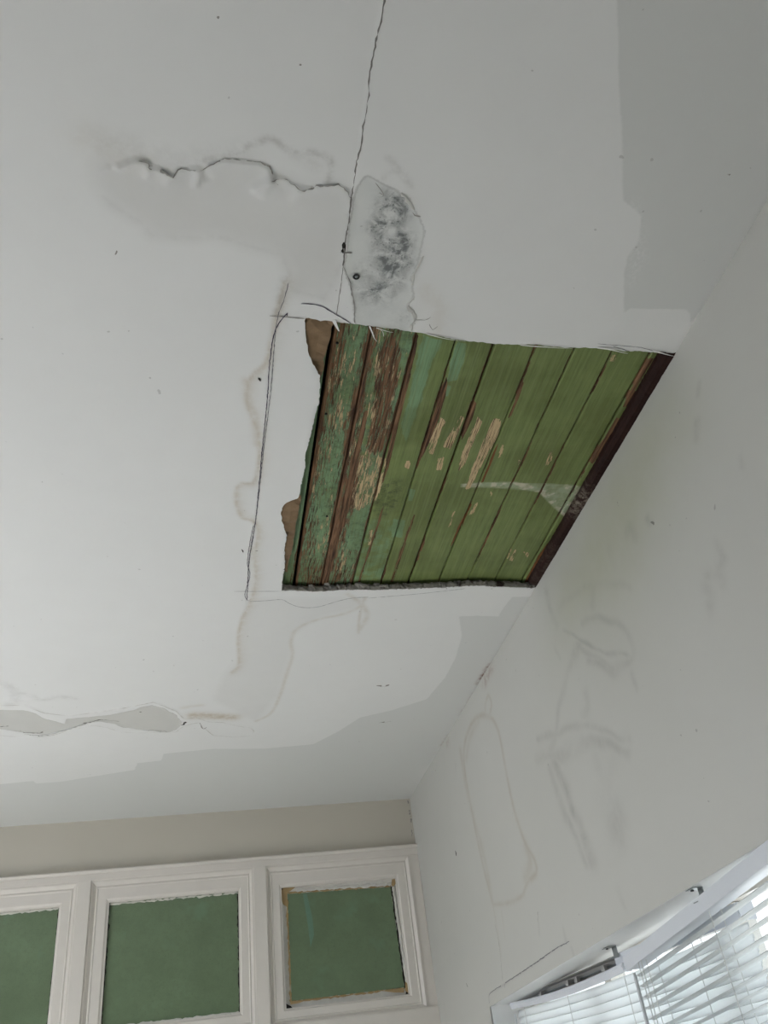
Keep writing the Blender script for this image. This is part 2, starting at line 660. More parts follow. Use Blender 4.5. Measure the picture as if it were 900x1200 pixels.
MC = make_ceiling_mat()
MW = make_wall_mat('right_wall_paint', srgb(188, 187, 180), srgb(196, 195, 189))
MWB = make_wall_mat('back_wall_paint', srgb(193, 187, 173), srgb(199, 193, 180), False)
MWO = make_wall_mat('room_wall_paint', srgb(214, 212, 206), srgb(222, 220, 214), False)
MG = make_plank_mat()
MGL = make_glass_mat()
MSL = make_slat_mat()
MPN = make_pane_mat()
MRB = make_rubble_mat()
MKR = make_kraft_mat()
MBT = make_batten_mat()
MTR = plain('white_gloss_trim', srgb(218, 212, 203), 0.38, 0, 0.03, 18, 0.08, 0.001)
MRV = plain('white_reveal_paint', srgb(232, 232, 230), 0.5, 0, 0.03, 14, 0.1, 0.001)
MPT = plain('old_putty_paint', srgb(224, 222, 214), 0.6, 0, 0.10, 45, 0.5, 0.003)
MTP = plain('old_masking_tape', srgb(176, 150, 106), 0.6, 0, 0.14, 40, 0.4, 0.002)
MDK = plain('dark_gap', srgb(38, 34, 28), 0.9, 0, 0.1, 40, 0.2)
MCR = plain('crack_shadow', srgb(132, 129, 124), 0.95, 0, 0.15, 60, 0)
MCF = plain('crack_fine', srgb(158, 155, 149), 0.95, 0, 0.12, 60, 0)
MPEN = plain('violet_pen_ink', srgb(58, 48, 72), 0.6, 0, 0.1, 80, 0)
MPCL = plain('grey_pencil', srgb(120, 119, 122), 0.6, 0, 0.1, 80, 0)
MFLK = plain('white_paint_film', srgb(228, 227, 223), 0.6, 0, 0.04, 30, 0.2)
MMET = plain('zinc_metal', srgb(150, 156, 158), 0.3, 0.85, 0.08, 30, 0.05)
MDM = plain('dark_metal', srgb(46, 46, 46), 0.45, 0.4, 0.08, 30, 0.05)
MHR = plain('grey_headrail_inside', srgb(176, 173, 168), 0.5, 0, 0.06, 30, 0.1)
MVAL = plain('white_valance_plastic', srgb(214, 217, 222), 0.42, 0, 0.02, 10, 0.03)
MWND = plain('grey_clear_wand', srgb(206, 208, 208), 0.22, 0, 0.03, 30, 0.05)
MCD = plain('white_cord', srgb(212, 212, 208), 0.8, 0, 0.05, 90, 0.1)
MFL = plain('floor_boards', srgb(186, 182, 174), 0.45, 0, 0.1, 6, 0.15)

# ------------------------------------------------------------------ room shell
floor = MB().box((XL - 0.2, YR - 0.2, -0.1), (XW + 0.25, YB + 0.2, 0.0)).build('floor', MFL)
tag(floor, kind='structure')

# left wall with a wide window opening, rear wall plain (both out of frame)
wl_ = MB()
wl_.box((XL - 0.12, YR, 0), (XL, YB, 0.85)).box((XL - 0.12, YR, 2.4), (XL, YB, H + 0.2))
wl_.box((XL - 0.12, YR, 0.85), (XL, 1.2, 2.4)).box((XL - 0.12, 3.4, 0.85), (XL, YB, 2.4))
tag(wl_.build('wall_left', MWO), kind='structure')
wr_ = MB().box((XL - 0.12, YR - 0.12, 0), (XW + 0.2, YR, H + 0.2))
tag(wr_.build('wall_rear', MWO), kind='structure')
sky_block = MB().box((XL - 0.3, YR - 0.3, H + 0.12), (XW + 0.4, YB + 0.3, H + 0.2)).build('sky_block_slab', MDK)  # added unseen slab above the ceiling that keeps sky light out
tag(sky_block, kind='structure')

# ------------------------------------------------------------------ ceiling board with the hole
HOLE_PX = [(357, 373), (380, 375.5), (400, 378), (420, 380), (440, 383), (465, 386), (490, 390), (530, 397), (580, 403), (606, 404), (630, 404), (648, 406),
           (665, 407), (700, 408), (722, 410), (735, 412), (750, 411.5), (762, 413), (775, 412), (785, 414), (800, 414)]
HOLE_BOT_PX = [(634, 687), (622, 689), (600, 688), (580, 687.5), (560, 686), (540, 687), (520, 688.5), (500, 689), (480, 690), (460, 690.5), (440, 691.5), (420, 691), (400, 691), (380, 693), (360, 693), (345, 692), (330, 692)]
HOLE_LEFT_PX = [(331, 680), (334, 662), (333, 645), (336, 628), (331, 612), (329.5, 602), (332, 592), (340, 587), (350, 584), (353, 568), (358, 545), (357, 535), (363, 515), (368, 492),
                (374, 470), (375, 452), (374.5, 440), (367, 427), (361, 412), (358, 395)]
hole = cl(HOLE_PX + HOLE_BOT_PX + HOLE_LEFT_PX)
hole[:, 0] = np.minimum(hole[:, 0], XW + 0.02)
hole_fine = smooth_line(np.vstack([hole, hole[:1]]), 0.006, 0.0009, 3, curve=False)[:-1]

gx = np.concatenate([np.linspace(XL, -1.06, 14)[:-1], np.arange(-1.06, XW - 0.001, 0.005), [XW]])
gy = np.concatenate([np.linspace(YR, 0.38, 16)[:-1], np.arange(0.38, 2.4499, 0.005), np.arange(2.4525, YB - 0.002, 0.0075), [YB]])
GX, GY = np.meshgrid(gx, gy, indexing='ij')
P = np.stack([GX.ravel(), GY.ravel()], 1)
nx, ny = len(gx), len(gy)
ids = np.arange(nx * ny).reshape(nx, ny)
quads = np.stack([ids[:-1, :-1], ids[:-1, 1:], ids[1:, 1:], ids[1:, :-1]], -1).reshape(-1, 4)   # faces look down
cen = P[quads].mean(1)
near = (cen[:, 0] > 0.1) & (cen[:, 1] > 1.0) & (cen[:, 1] < 2.3)
cut = np.zeros(len(quads), bool)
cut[near] = inside(cen[near], hole_fine)
quads = quads[~cut]
used = np.zeros(nx * ny, int)
np.add.at(used, quads.ravel(), 1)
full = np.zeros((nx, ny), int) + 4
full[0, :] = full[-1, :] = 2
full[:, 0] = full[:, -1] = 2
full[0, 0] = full[0, -1] = full[-1, 0] = full[-1, -1] = 1
border = np.where((used > 0) & (used < full.ravel()))[0]
hf2 = np.vstack([hole_fine, hole_fine[:1]])
for b in border:                               # snap the ragged grid edge onto the cut line
    p = P[b]
    a, e = hf2[:-1], hf2[1:] - hf2[:-1]
    t = np.clip(((p - a) * e).sum(1) / ((e * e).sum(1) + 1e-12), 0, 1)
    q = a + e * t[:, None]
    k = np.argmin(((q - p) ** 2).sum(1))
    if GX.ravel()[b] < XW - 1e-6:
        P[b] = (min(q[k][0], XW), q[k][1])

# paint, damp and damage, all as shapes on the ceiling plane
BAND_A = [(721, -30), (724, 30), (725, 60), (726, 120), (729, 160), (730, 235), (738, 240), (752, 252), (747, 285), (735, 300), (731, 325), (731, 366),
          (738, 361), (803, 362), (808, 366), (809, 378), (850, 330), (960, 140), (960, -30)]
BAND_B = [(-600, 985), (-300, 949), (-120, 931), (-60, 922), (0, 919), (39, 915), (42, 918), (72, 916), (115, 909), (158, 902), (161, 894), (189, 891), (192, 883), (250, 877), (310, 877), (367, 872), (385, 863),
          (400, 855), (422, 841), (460, 832), (500, 819), (522, 793), (534, 770), (541, 745), (538, 722), (560, 721), (584, 722), (590, 712), (600, 699), (640, 699), (480, 950), (-40, 990), (-600, 1040)]
sd_band = np.minimum(poly_sdf(P, cl(BAND_A)), poly_sdf(P, cl(BAND_B)))
sd_soft = poly_sdf(P, cl([(725, 225), (760, 225), (770, 300), (745, 345), (725, 345)]))

STAIN_A = [(120, 182), (111, 196), (114, 216), (128, 238), (150, 252), (168, 263), (178, 276), (205, 279), (232, 279), (252, 276), (272, 282), (292, 289), (312, 294), (330, 301), (338, 318), (340, 340),
           (380, 350), (400, 310), (411, 235), (400, 220), (378, 217), (350, 221), (338, 211), (318, 205), (300, 190), (268, 186), (240, 197), (210, 199), (176, 196), (150, 189)]
RIDGE_1 = [(130, 195), (150, 191), (162, 187), (170, 188), (175, 193), (176, 198), (187, 197), (195, 202), (203, 206), (208, 199), (222, 198), (236, 198), (250, 190), (268, 186), (286, 189), (305, 190), (315, 196), (320, 206)]
RIDGE_2 = [(306, 213), (318, 209), (336, 210), (345, 216), (352, 222), (365, 220), (380, 217), (396, 217), (405, 222), (411, 232)]
TIDE_UP = [(232, 190), (246, 186), (262, 184), (278, 180), (288, 173), (298, 168), (306, 166), (316, 162), (326, 167), (334, 174), (346, 178), (360, 178), (372, 180), (386, 186), (389, 200), (384, 212)]
sdA = poly_sdf(P, cl(STAIN_A))
damp = np.clip(0.5 - sdA / 0.045, 0, 1) * 0.36
damp *= 0.75 + 0.5 * vnoise(P[:, 0] * 12, P[:, 1] * 12, 3)
edgeA = np.exp(-np.abs(sdA) / 0.006) * 0.20 * (P[:, 1] > on_z(200, 235)[1])
tide = np.zeros(len(P))
tide_g = edgeA.copy()
rust = np.zeros(len(P))
mould = np.zeros(len(P))
dz = np.zeros(len(P))


def blob(px, py, r, amp, arr, rx=None, soft=1.0):
    c = on_z(px, py)[:2]
    s = 0.0018
    m = ((P[:, 0] - c[0]) / (r * s)) ** 2 + ((P[:, 1] - c[1]) / ((rx or r) * s)) ** 2
    arr += amp * np.exp(-m ** soft)


def stroke(pts, w, amp, arr, side=0, fall=None):
    d, s, t = line_dist(P, smooth_line(cl(pts), 0.01), 0.15)
    k = np.exp(-(d / w) ** 2)
    if side:
        k = np.where(s * side > 0, np.exp(-d / (fall or w * 6)), k)
    np.maximum(arr, amp * k, out=arr)


stroke(TIDE_UP, 0.006, 0.6, tide_g)
stroke([(120, 165), (150, 172), (200, 186), (245, 184), (285, 178)], 0.022, 0.18, tide_g)
stroke([(100, 160), (128, 176), (150, 184)], 0.03, 0.14, tide)
stroke([(345, 180), (362, 188), (370, 196)], 0.012, 0.25, tide_g)
stroke([(455, 185), (470, 200), (477, 210), (482, 220)], 0.006, 0.4, tide_g)
stroke([(448, 212), (452, 205), (460, 200), (468, 204), (475, 214)], 0.004, 0.3, tide_g)
# tide marks around the pencilled outline left of the hole
TIDE_L = [(334, 332), (326, 362), (318, 400), (312, 425), (300, 436), (291, 448), (289, 468), (296, 490), (302, 505), (304, 530), (302, 552), (296, 566), (284, 566), (277, 575), (278, 592), (284, 606), (296, 610), (303, 622),
          (299, 650), (300, 680), (294, 705), (284, 725), (279, 750), (280, 778), (271, 788)]
stroke(TIDE_L, 0.006, 0.62, tide, -1, 0.012)
stroke([(290, 446), (292, 470), (300, 494), (303, 520)], 0.012, 0.45, tide)
stroke([(296, 642), (299, 672), (296, 700)], 0.010, 0.35, tide)
stroke([(428, 700), (420, 712), (400, 720), (372, 726), (348, 737), (341, 752), (343, 768), (336, 790), (328, 815), (318, 835), (300, 845)], 0.007, 0.38, tide)
stroke([(408, 696), (424, 708), (430, 722), (421, 738)], 0.009, 0.36, tide)
stroke([(425, 706), (421, 725), (420, 742)], 0.005, 0.42, tide)
lobe = poly_sdf(P, cl([(286, 720), (280, 770), (262, 790), (250, 820), (300, 845), (325, 815), (340, 770), (342, 745), (372, 724), (418, 712), (425, 700), (300, 700)]))
damp = np.maximum(damp, np.clip(0.5 - lobe / 0.03, 0, 1) * 0.18)
stroke([(500, 340), (515, 365), (512, 392)], 0.022, 0.20, tide)
stroke([(335, 330), (331, 345), (325, 370)], 0.012, 0.42, tide_g)
# peeled old skim bottom left
PEEL = [(-70, 842), (-34, 834), (0, 832), (28, 832), (42, 836), (52, 842), (76, 848), (78, 842), (105, 840), (130, 837), (150, 833), (166, 828), (178, 826), (192, 829), (206, 837), (213, 846), (207, 854), (195, 858),
        (178, 855), (160, 853), (145, 852), (135, 848), (118, 845), (104, 847), (92, 850), (76, 855), (62, 858), (50, 861), (20, 857), (0, 854), (-34, 850)]
FLAKE = [(-78, 846), (-40, 858), (20, 863), (46, 864), (62, 861), (86, 854), (110, 849), (126, 852), (142, 857), (170, 858), (186, 857), (206, 857), (214, 851), (226, 847), (234, 846), (240, 853), (250, 861), (272, 863),
         (292, 862), (298, 857), (294, 852), (284, 851), (262, 846), (244, 845), (230, 840), (216, 842), (206, 832), (180, 822), (160, 826), (120, 833), (80, 838), (52, 835), (28, 826), (-40, 826)]
sd_peel = poly_sdf(P, cl(PEEL))
sd_flake = poly_sdf(P, cl(FLAKE))
stroke([(228, 838), (240, 838), (255, 839), (272, 840)], 0.030, 0.9, tide)
stroke([(214, 829), (225, 827), (236, 826)], 0.012, 0.3, tide)
stroke([(0, 800), (14, 806), (18, 818), (10, 826)], 0.02, 0.28, tide_g)
stroke([(18, 822), (24, 812), (40, 816), (50, 819), (68, 816), (88, 818)], 0.012, 0.28, tide_g)
# mould patch
PATCH = [(431, 206), (422, 213), (415, 228), (411, 250), (408, 275), (406, 300), (403, 316), (410, 330), (413, 345), (415, 358), (417, 385), (450, 392), (483, 394), (484, 380), (487, 372), (483, 362), (478, 357), (484, 350), (484, 338),
         (483, 325), (489, 308), (495, 290), (497, 268), (492, 254), (484, 247), (480, 234), (470, 228), (462, 222), (446, 216), (438, 208)]
sd_patch = poly_sdf(P, cl(PATCH))
for a in [(462, 232, 14, .6), (470, 246, 14, .6), (455, 248, 13, .55), (446, 268, 11, .95), (440, 264, 8, .5), (463, 262, 9, .45), (466, 278, 10, .5), (470, 289, 13, 1.15), (458, 290, 14, .75), (453, 302, 13, .6), (462, 310, 14, .65), (457, 322, 13, .55),
          (428, 338, 14, .4), (438, 345, 11, .4), (446, 338, 9, .4), (460, 342, 10, .35), (425, 318, 14, .25), (478, 310, 9, .35), (470, 330, 10, .3), (445, 285, 8, .35), (440, 355, 25, .15), (475, 372, 14, .22)]:
    blob(*a, mould)
for a in [(458, 270, 7, -.8), (460, 276, 6, -.5)]:
    blob(*a, mould)
mould = np.clip(mould * 1.4, 0, 1.4) * np.clip(0.5 - sd_patch / 0.02, 0, 1)
stroke([(432, 213), (440, 224), (450, 230), (462, 232)], 0.010, 0.4, tide_g)
# rusty plaster at the corner crack
stroke([(575, 779), (569, 788), (562, 800)], 0.014, 1.2, rust)
stroke([(528, 861), (524, 867), (520, 873)], 0.012, 1.0, rust)
stroke([(556, 812), (540, 838)], 0.008, 0.6, rust)

# relief: lifted lips and blisters along the wet cracks, sunk repair and peel, gentle waviness
dz += (vnoise(P[:, 0] * 2.3, P[:, 1] * 2.3, 5) - 0.5) * 0.004 + (vnoise(P[:, 0] * 9, P[:, 1] * 9, 6) - 0.5) * 0.0009
for pts, amp in ((RIDGE_1, 0.0030), (RIDGE_2, 0.0022)):
    d, s, t = line_dist(P, cl(pts), 0.2)
    a = amp * (0.45 + 0.9 * vnoise(t * 26, t * 0 + 0.5, 8))
    dz -= np.where(s > 0, a * np.exp(-d / 0.022), 0.0) * np.clip(1.2 - d / 0.15, 0, 1)
    dz += np.where(s <= 0, 0.25 * a * np.exp(-d / 0.012), 0.0)


def ridge(p0, p1, w, amp):
    global dz
    d, s, t = line_dist(P, cl([p0, p1]), 0.08)
    dz -= 0.85 * amp * np.exp(-(d / w) ** 2)


ridge((234, 200), (229, 216), 0.006, 0.005)
ridge((237, 200), (243, 207), 0.006, -0.003)
ridge((163, 188), (140, 195), 0.007, 0.006)
ridge((176, 198), (172, 206), 0.006, 0.003)
ridge((200, 206), (196, 214), 0.006, 0.003)
ridge((316, 210), (300, 221), 0.008, 0.005)
ridge((318, 212), (308, 228), 0.007, 0.003)
ridge((353, 222), (347, 232), 0.008, 0.003)
ridge((18, 820), (70, 817), 0.02, 0.004)
ridge((140, 830), (200, 832), 0.012, 0.003)
dz += np.clip(-sd_patch / 0.008, 0, 1) * 0.0012
dz += np.clip(-sd_peel / 0.010, 0, 1) * 0.0018
dz -= np.exp(-np.abs(sd_flake) / 0.015) * 0.0020 * np.where(sd_flake < 0.004, 1, 0.3)
d, s, t = line_dist(P, cl([(451, -10), (441, 45), (432, 105), (427, 145), (416, 205), (409, 255), (402, 310)]), 0.1)
dz += np.where(s > 0, 1, -0.3) * 0.0012 * np.exp(-d / 0.02)
dz[border] = 0
onwall = (P[:, 0] > XW - 0.004) | (P[:, 1] > YB - 0.004)
dz[onwall] = 0
V = np.column_stack([P, H + dz])
keep = np.zeros(len(V), bool)
keep[quads.ravel()] = True
remap = np.cumsum(keep) - 1
A = dict(sd_band=sd_band, sd_band_soft=sd_soft, damp=damp, tide=tide, tide_grey=tide_g, sd_peel=sd_peel, sd_flake=sd_flake, sd_patch=sd_patch, mould=mould, rust=rust)
ceiling = mesh_from('ceiling', V[keep], remap[quads].astype(np.int32), MC, None, True, {k: v[keep] for k, v in A.items()})
tag(ceiling, kind='structure')


def ceil_line(name, px, w, mat, jitter=0.0, seed=0, vary=0.35, step=0.006, curve=True, lift=0.0012):
    q = smooth_line(cl(px), step, jitter, seed, curve)
    # follow the relief of the board
    zz = np.array([H + dz[np.argmin((P[:, 0] - a[0]) ** 2 + (P[:, 1] - a[1]) ** 2)] for a in q[::3]])
    zz = np.interp(np.arange(len(q)), np.arange(0, len(q), 3), zz)
    return ribbon(name, np.column_stack([q, zz]), w, (0, 0, -1), mat, ceiling, lift, vary, seed)


# cracks: flat dark ribbons, their shaded depth put into the colour
ceil_line('crack', [(452, -10), (449, 8), (446, 25), (441, 45), (439, 60), (435, 78), (432, 95), (432, 112), (429, 130), (426, 148), (423, 170), (419, 185), (416, 205), (412, 230), (410, 248), (407, 268), (404, 288), (402, 312)],
          0.0021, MCR, 0.0006, 11, 0.5, 0.006)
ceil_line('crack', [(403, 284), (403, 290), (402, 297)], 0.005, MDK, 0.0006, 12, 0.5, 0.004)
ceil_line('crack', [(399, 296), (404, 296), (413, 296)], 0.002, MCR, 0.0005, 13, 0.4, 0.004)
ceil_line('crack', [(402, 312), (407, 322), (410, 332), (413, 345), (415, 358), (416, 378)], 0.0016, MCF, 0.0006, 14)
ceil_line('crack', [(402, 312), (400, 330), (397, 350), (394, 370)], 0.0012, MCF, 0.0004, 15)
ceil_line('crack', RIDGE_1[2:], 0.0017, MCF, 0.0009, 16, 0.6, 0.006)
ceil_line('crack', RIDGE_2[1:], 0.0020, MCF, 0.0010, 17, 0.6, 0.005)
ceil_line('crack', [(320, 206), (321, 212), (326, 216)], 0.0012, MCF, 0.0005, 18)
ceil_line('crack', [(188, 197), (191, 201), (196, 203), (203, 206)], 0.003, MCF, 0.001, 19, 0.7, 0.004)
ceil_line('crack', [(97, 847), (106, 846), (113, 844), (119, 843)], 0.006, MCR, 0.001, 20, 0.6, 0.006)
ceil_line('crack', [(119, 843), (140, 845)], 0.003, MCF, 0.001, 21, 0.5, 0.006)
ceil_line('crack', [(211, 848), (214, 849), (217, 845)], 0.008, MDK, 0.001, 22, 0.4, 0.005)
ceil_line('crack', [(234, 846), (238, 853), (242, 851)], 0.004, MCF, 0.001, 23, 0.4, 0.005)
ceil_line('crack', [(27, 858), (47, 859), (50, 857)], 0.006, MCF, 0.001, 24, 0.5, 0.006)
ceil_line('crack', [(0, 852), (10, 851)], 0.006, MCR, 0.001, 25, 0.5, 0.006)
ceil_line('crack', [(482, 247), (486, 252), (493, 254)], 0.0018, MCF, 0.0005, 26)
ceil_line('crack', [(485, 374), (497, 375), (505, 371)], 0.0012, MCF, 0.0008, 27)
ceil_line('crack', [(503, 379), (507, 386), (513, 382)], 0.0016, MCF, 0.0006, 28)
ceil_line('crack', [(440, 214), (446, 222), (450, 229), (444, 226)], 0.0016, MCF, 0.0006, 29)
ceil_line('crack', [(477, 231), (474, 234)], 0.003, MCR, 0.0003, 30)
# violet pen and grey pencil setting-out lines
ceil_line('pen_line', [(337, 366), (326, 379), (320, 396), (316, 425), (314, 455), (312, 480), (309, 508), (306, 540), (303, 575), (300, 605), (297, 625), (293, 648), (291, 668), (290, 690), (289, 703)], 0.0020, MPEN, 0.0004, 31, 0.2)
ceil_line('pen_line', [(297, 615), (292, 640), (290, 660), (293, 672), (290, 685), (287, 696), (290, 703), (294, 702)], 0.0015, MPEN, 0.0004, 32, 0.2)
ceil_line('pen_line', [(353, 355.5), (366, 356), (378, 359), (390, 366), (402, 373), (411, 378.5)], 0.0020, MPEN, 0.0002, 33, 0.2)
ceil_line('pen_line', [(337, 366), (336, 370)], 0.0025, MPEN, 0.0002, 34, 0.2)
ceil_line('pencil_line', [(338, 331), (333, 350), (325, 373), (321, 410), (318, 450), (314, 485), (309, 525), (304, 572), (300, 605), (294, 645)], 0.0015, MPCL, 0.0003, 35, 0.3)
ceil_line('pencil_line', [(290, 704.5), (310, 703.5), (330, 702), (338, 706), (348, 710), (360, 711.5), (375, 710), (395, 704), (413, 700), (432, 699)], 0.0016, MPCL, 0.0002, 36, 0.3)
ceil_line('pencil_line', [(432, 700), (470, 697), (510, 693), (545, 689)], 0.0014, MPCL, 0.0002, 37, 0.3)
ceil_line('pencil_line', [(274, 692.5), (300, 692.5), (329, 692.3)], 0.0013, MPCL, 0.0002, 38, 0.3, 0.01, False)
ceil_line('pencil_line', [(316, 369.5), (335, 371), (357, 373)], 0.003, MCF, 0.0002, 39, 0.3, 0.01, False)
ceil_line('pencil_line', [(700, 402), (725, 404), (748, 406), (765, 410)], 0.0013, MPCL, 0.0003, 40, 0.3)
ceil_line('pencil_line', [(718, 405), (728, 408), (738, 411)], 0.0013, MPCL, 0.0003, 41, 0.3)
for i, (a, b) in enumerate([((303, 442), (305, 446)), ((283, 643), (285, 647)), ((137, 293), (135, 298)), ((163, 834), (166, 834)), ((299, 645), (302, 645)), ((852, 203), (855, 204)), ((351, 75), (352, 77)), ((254, 20), (257, 21))]):
    ceil_line('dent_mark', [a, ((a[0] + b[0]) / 2 + 0.5, (a[1] + b[1]) / 2), b], 0.0045 if i in (0, 3) else 0.0028, MDK if i in (0, 1, 3) else MCF, 0, 50 + i, 0.3, 0.003)
for i, seg in enumerate([[(441, 803), (448, 804), (456, 802)], [(444, 847), (452, 846), (458, 845)]]):
    ceil_line('dent_mark', seg, 0.008, MCF, 0.003, 60 + i, 0.7, 0.008)
ceil_line('crack', [(563, 800), (556, 812), (549, 823), (541, 838), (533, 852), (526, 863)], 0.004, MCR, 0.001, 62, 0.6)


# lifted edges of paint along the repair and the peel
def lip(px, w, drop, side, seed, ripple=0.6):
    r = np.random.default_rng(seed)
    q = smooth_line(cl(px), 0.006, 0.0008, seed)
    n = len(q)
    V, F = [], []
    for i in range(n):
        d = q[min(i + 1, n - 1)] - q[max(i - 1, 0)]
        d /= np.linalg.norm(d) + 1e-12
        s = np.array([-d[1], d[0]]) * side
        k = max(0.0, math.sin(math.pi * i / (n - 1))) ** 0.5
        ww = w * (1 + ripple * r.normal() * 0.5) * (0.3 + 0.7 * k)
        dd = drop * k * (1 + ripple * r.normal() * 0.4)
        a, b, c = q[i] - s * w * 0.8, q[i], q[i] + s * ww
        V += [(a[0], a[1], H + 0.002), (b[0], b[1], H - 0.0012 - dd * 0.35), (c[0], c[1], H - 0.0012 - dd), (c[0], c[1], H - 0.0004 - dd), (b[0], b[1], H - dd * 0.2)]
    for i in range(n - 1):
        for k in range(4):
            F.append((5 * i + k, 5 * i + k + 1, 5 * i + 5 + k + 1, 5 * i + 5 + k))
    return mesh_from('paint_flake', V, F, MFLK, ceiling)


lip([(496, 300), (490, 312), (485, 322), (483, 334)], 0.004, 0.003, 1, 70)
lip([(485, 349), (480, 354), (478, 359), (484, 364), (487, 372), (483, 380), (482, 388)], 0.005, 0.004, 1, 71)
lip([(470, 226), (480, 236), (485, 246)], 0.004, 0.0025, 1, 72)
lip([(28, 860), (50, 862), (75, 856), (100, 848), (118, 844)], 0.008, 0.004, -1, 73)
lip([(150, 853), (178, 856), (200, 857)], 0.007, 0.003, -1, 74)
lip([(212, 843), (213, 848), (208, 854)], 0.007, 0.004, 1, 75)

# screw with a dark washer in the repair
sc_p = on_z(417.5, 324)
s = MB()
ring = []
for k in range(17):
    a = 2 * math.pi * k / 16
    ring.append((sc_p[0] + 0.0050 * math.cos(a), sc_p[1] + 0.0050 * math.sin(a), H - 0.0010))
s.tube(ring, 0.0019, 6)
screw = s.build('screw', MDM, ceiling, True)
screw['label'] = 'dark ringed screw head set in the grey mouldy repair'
s = MB()
s.loft([[(sc_p[0] + r * math.cos(a), sc_p[1] + r * math.sin(a), z) for a in np.linspace(0, 2 * math.pi, 12, endpoint=False)] for r, z in ((0.0034, H + 0.001), (0.0034, H - 0.0010), (0.002, H - 0.0018))])
s.build('screw_slot', MMET, screw, True)

# ------------------------------------------------------------------ old boards seen through the hole
JOINTS = [0.135, 0.241, 0.326, 0.424, 0.514, 0.604, 0.702, 0.796, 0.890, 0.984, 1.040]
GAPS = [0.004, 0.0085, 0.0034, 0.0034, 0.003, 0.0055, 0.0030, 0.0026, 0.0030, 0.0045, 0.002]


def pl(pts):
    return cl(pts, ZPL)


BARE = [([(441, 384), (463, 387), (474, 392), (479, 410), (476, 440), (470, 470), (462, 500), (458, 530), (440, 536), (422, 535), (428, 490), (433, 440)], 0.36, 0.022),
        ([(427, 480), (433, 480), (420, 545), (405, 610), (385, 683), (376, 683), (398, 600), (412, 540)], 0.55, 0.004),
        ([(391, 384), (410, 384), (408, 420), (398, 450), (388, 450), (386, 420)], 0.22, 0.010),
        ([(422, 384), (438, 385), (432, 440), (416, 445)], 0.16, 0.010),
        ([(484, 392), (492, 391), (482, 440), (472, 480), (458, 540), (450, 565), (446, 570), (456, 520), (468, 470), (478, 430)], 0.55, 0.003),
        ([(524, 440), (516, 455), (508, 485), (493, 523), (489, 542), (493, 540), (502, 523), (515, 490), (523, 462), (525, 452)], 0.62, 0.0025),
        ([(551, 470), (560, 472), (554, 490), (546, 508), (540, 519), (541, 506), (546, 488)], 0.62, 0.0025),
        ([(612, 446), (615, 449), (608, 468), (600, 487), (594, 493), (600, 478), (606, 460)], 0.62, 0.002),
        ([(590, 510), (588, 512), (578, 540), (567, 566), (563, 567), (572, 545), (580, 525)], 0.6, 0.002),
        ([(558, 585), (555, 588), (545, 610), (530, 640), (527, 642), (536, 618), (548, 596)], 0.62, 0.0025),
        ([(630, 495), (632, 498), (626, 510), (622, 518)], 0.5, 0.002),
        ([(757, 420), (768, 418), (752, 445), (742, 462), (736, 462), (744, 445)], 0.5, 0.003),
        ([(736, 458), (755, 456), (742, 476), (728, 478)], 0.5, 0.004),
        ([(722, 488), (728, 490), (712, 522), (694, 545), (690, 540), (708, 512)], 0.5, 0.003),
        ([(672, 600), (676, 598), (650, 632), (628, 668), (618, 684), (613, 684), (630, 652), (652, 622)], 0.6, 0.0025),
        ([(640, 680), (628, 684), (622, 684), (650, 640)], 0.35, 0.003),
        ([(395, 388), (400, 420), (388, 470), (380, 468), (384, 430)], 0.2, 0.006),
        ([(415, 440), (420, 450), (412, 480), (404, 508), (399, 505), (408, 478)], 0.34, 0.004),
        ([(362, 600), (358, 610), (343, 684), (338, 684), (350, 625)], 0.30, 0.003),
        ([(448, 592), (452, 592), (442, 625), (428, 665), (423, 683), (418, 683), (432, 640)], 0.42, 0.003),
        ([(484, 600), (488, 604), (472, 650), (462, 683), (456, 683), (470, 640)], 0.36, 0.003),
        ([(375, 660), (384, 640), (392, 620), (388, 650), (376, 683), (366, 683)], 0.28, 0.004),
        ([(590, 403), (588, 403), (575, 430)], 0.1, 0.002)]
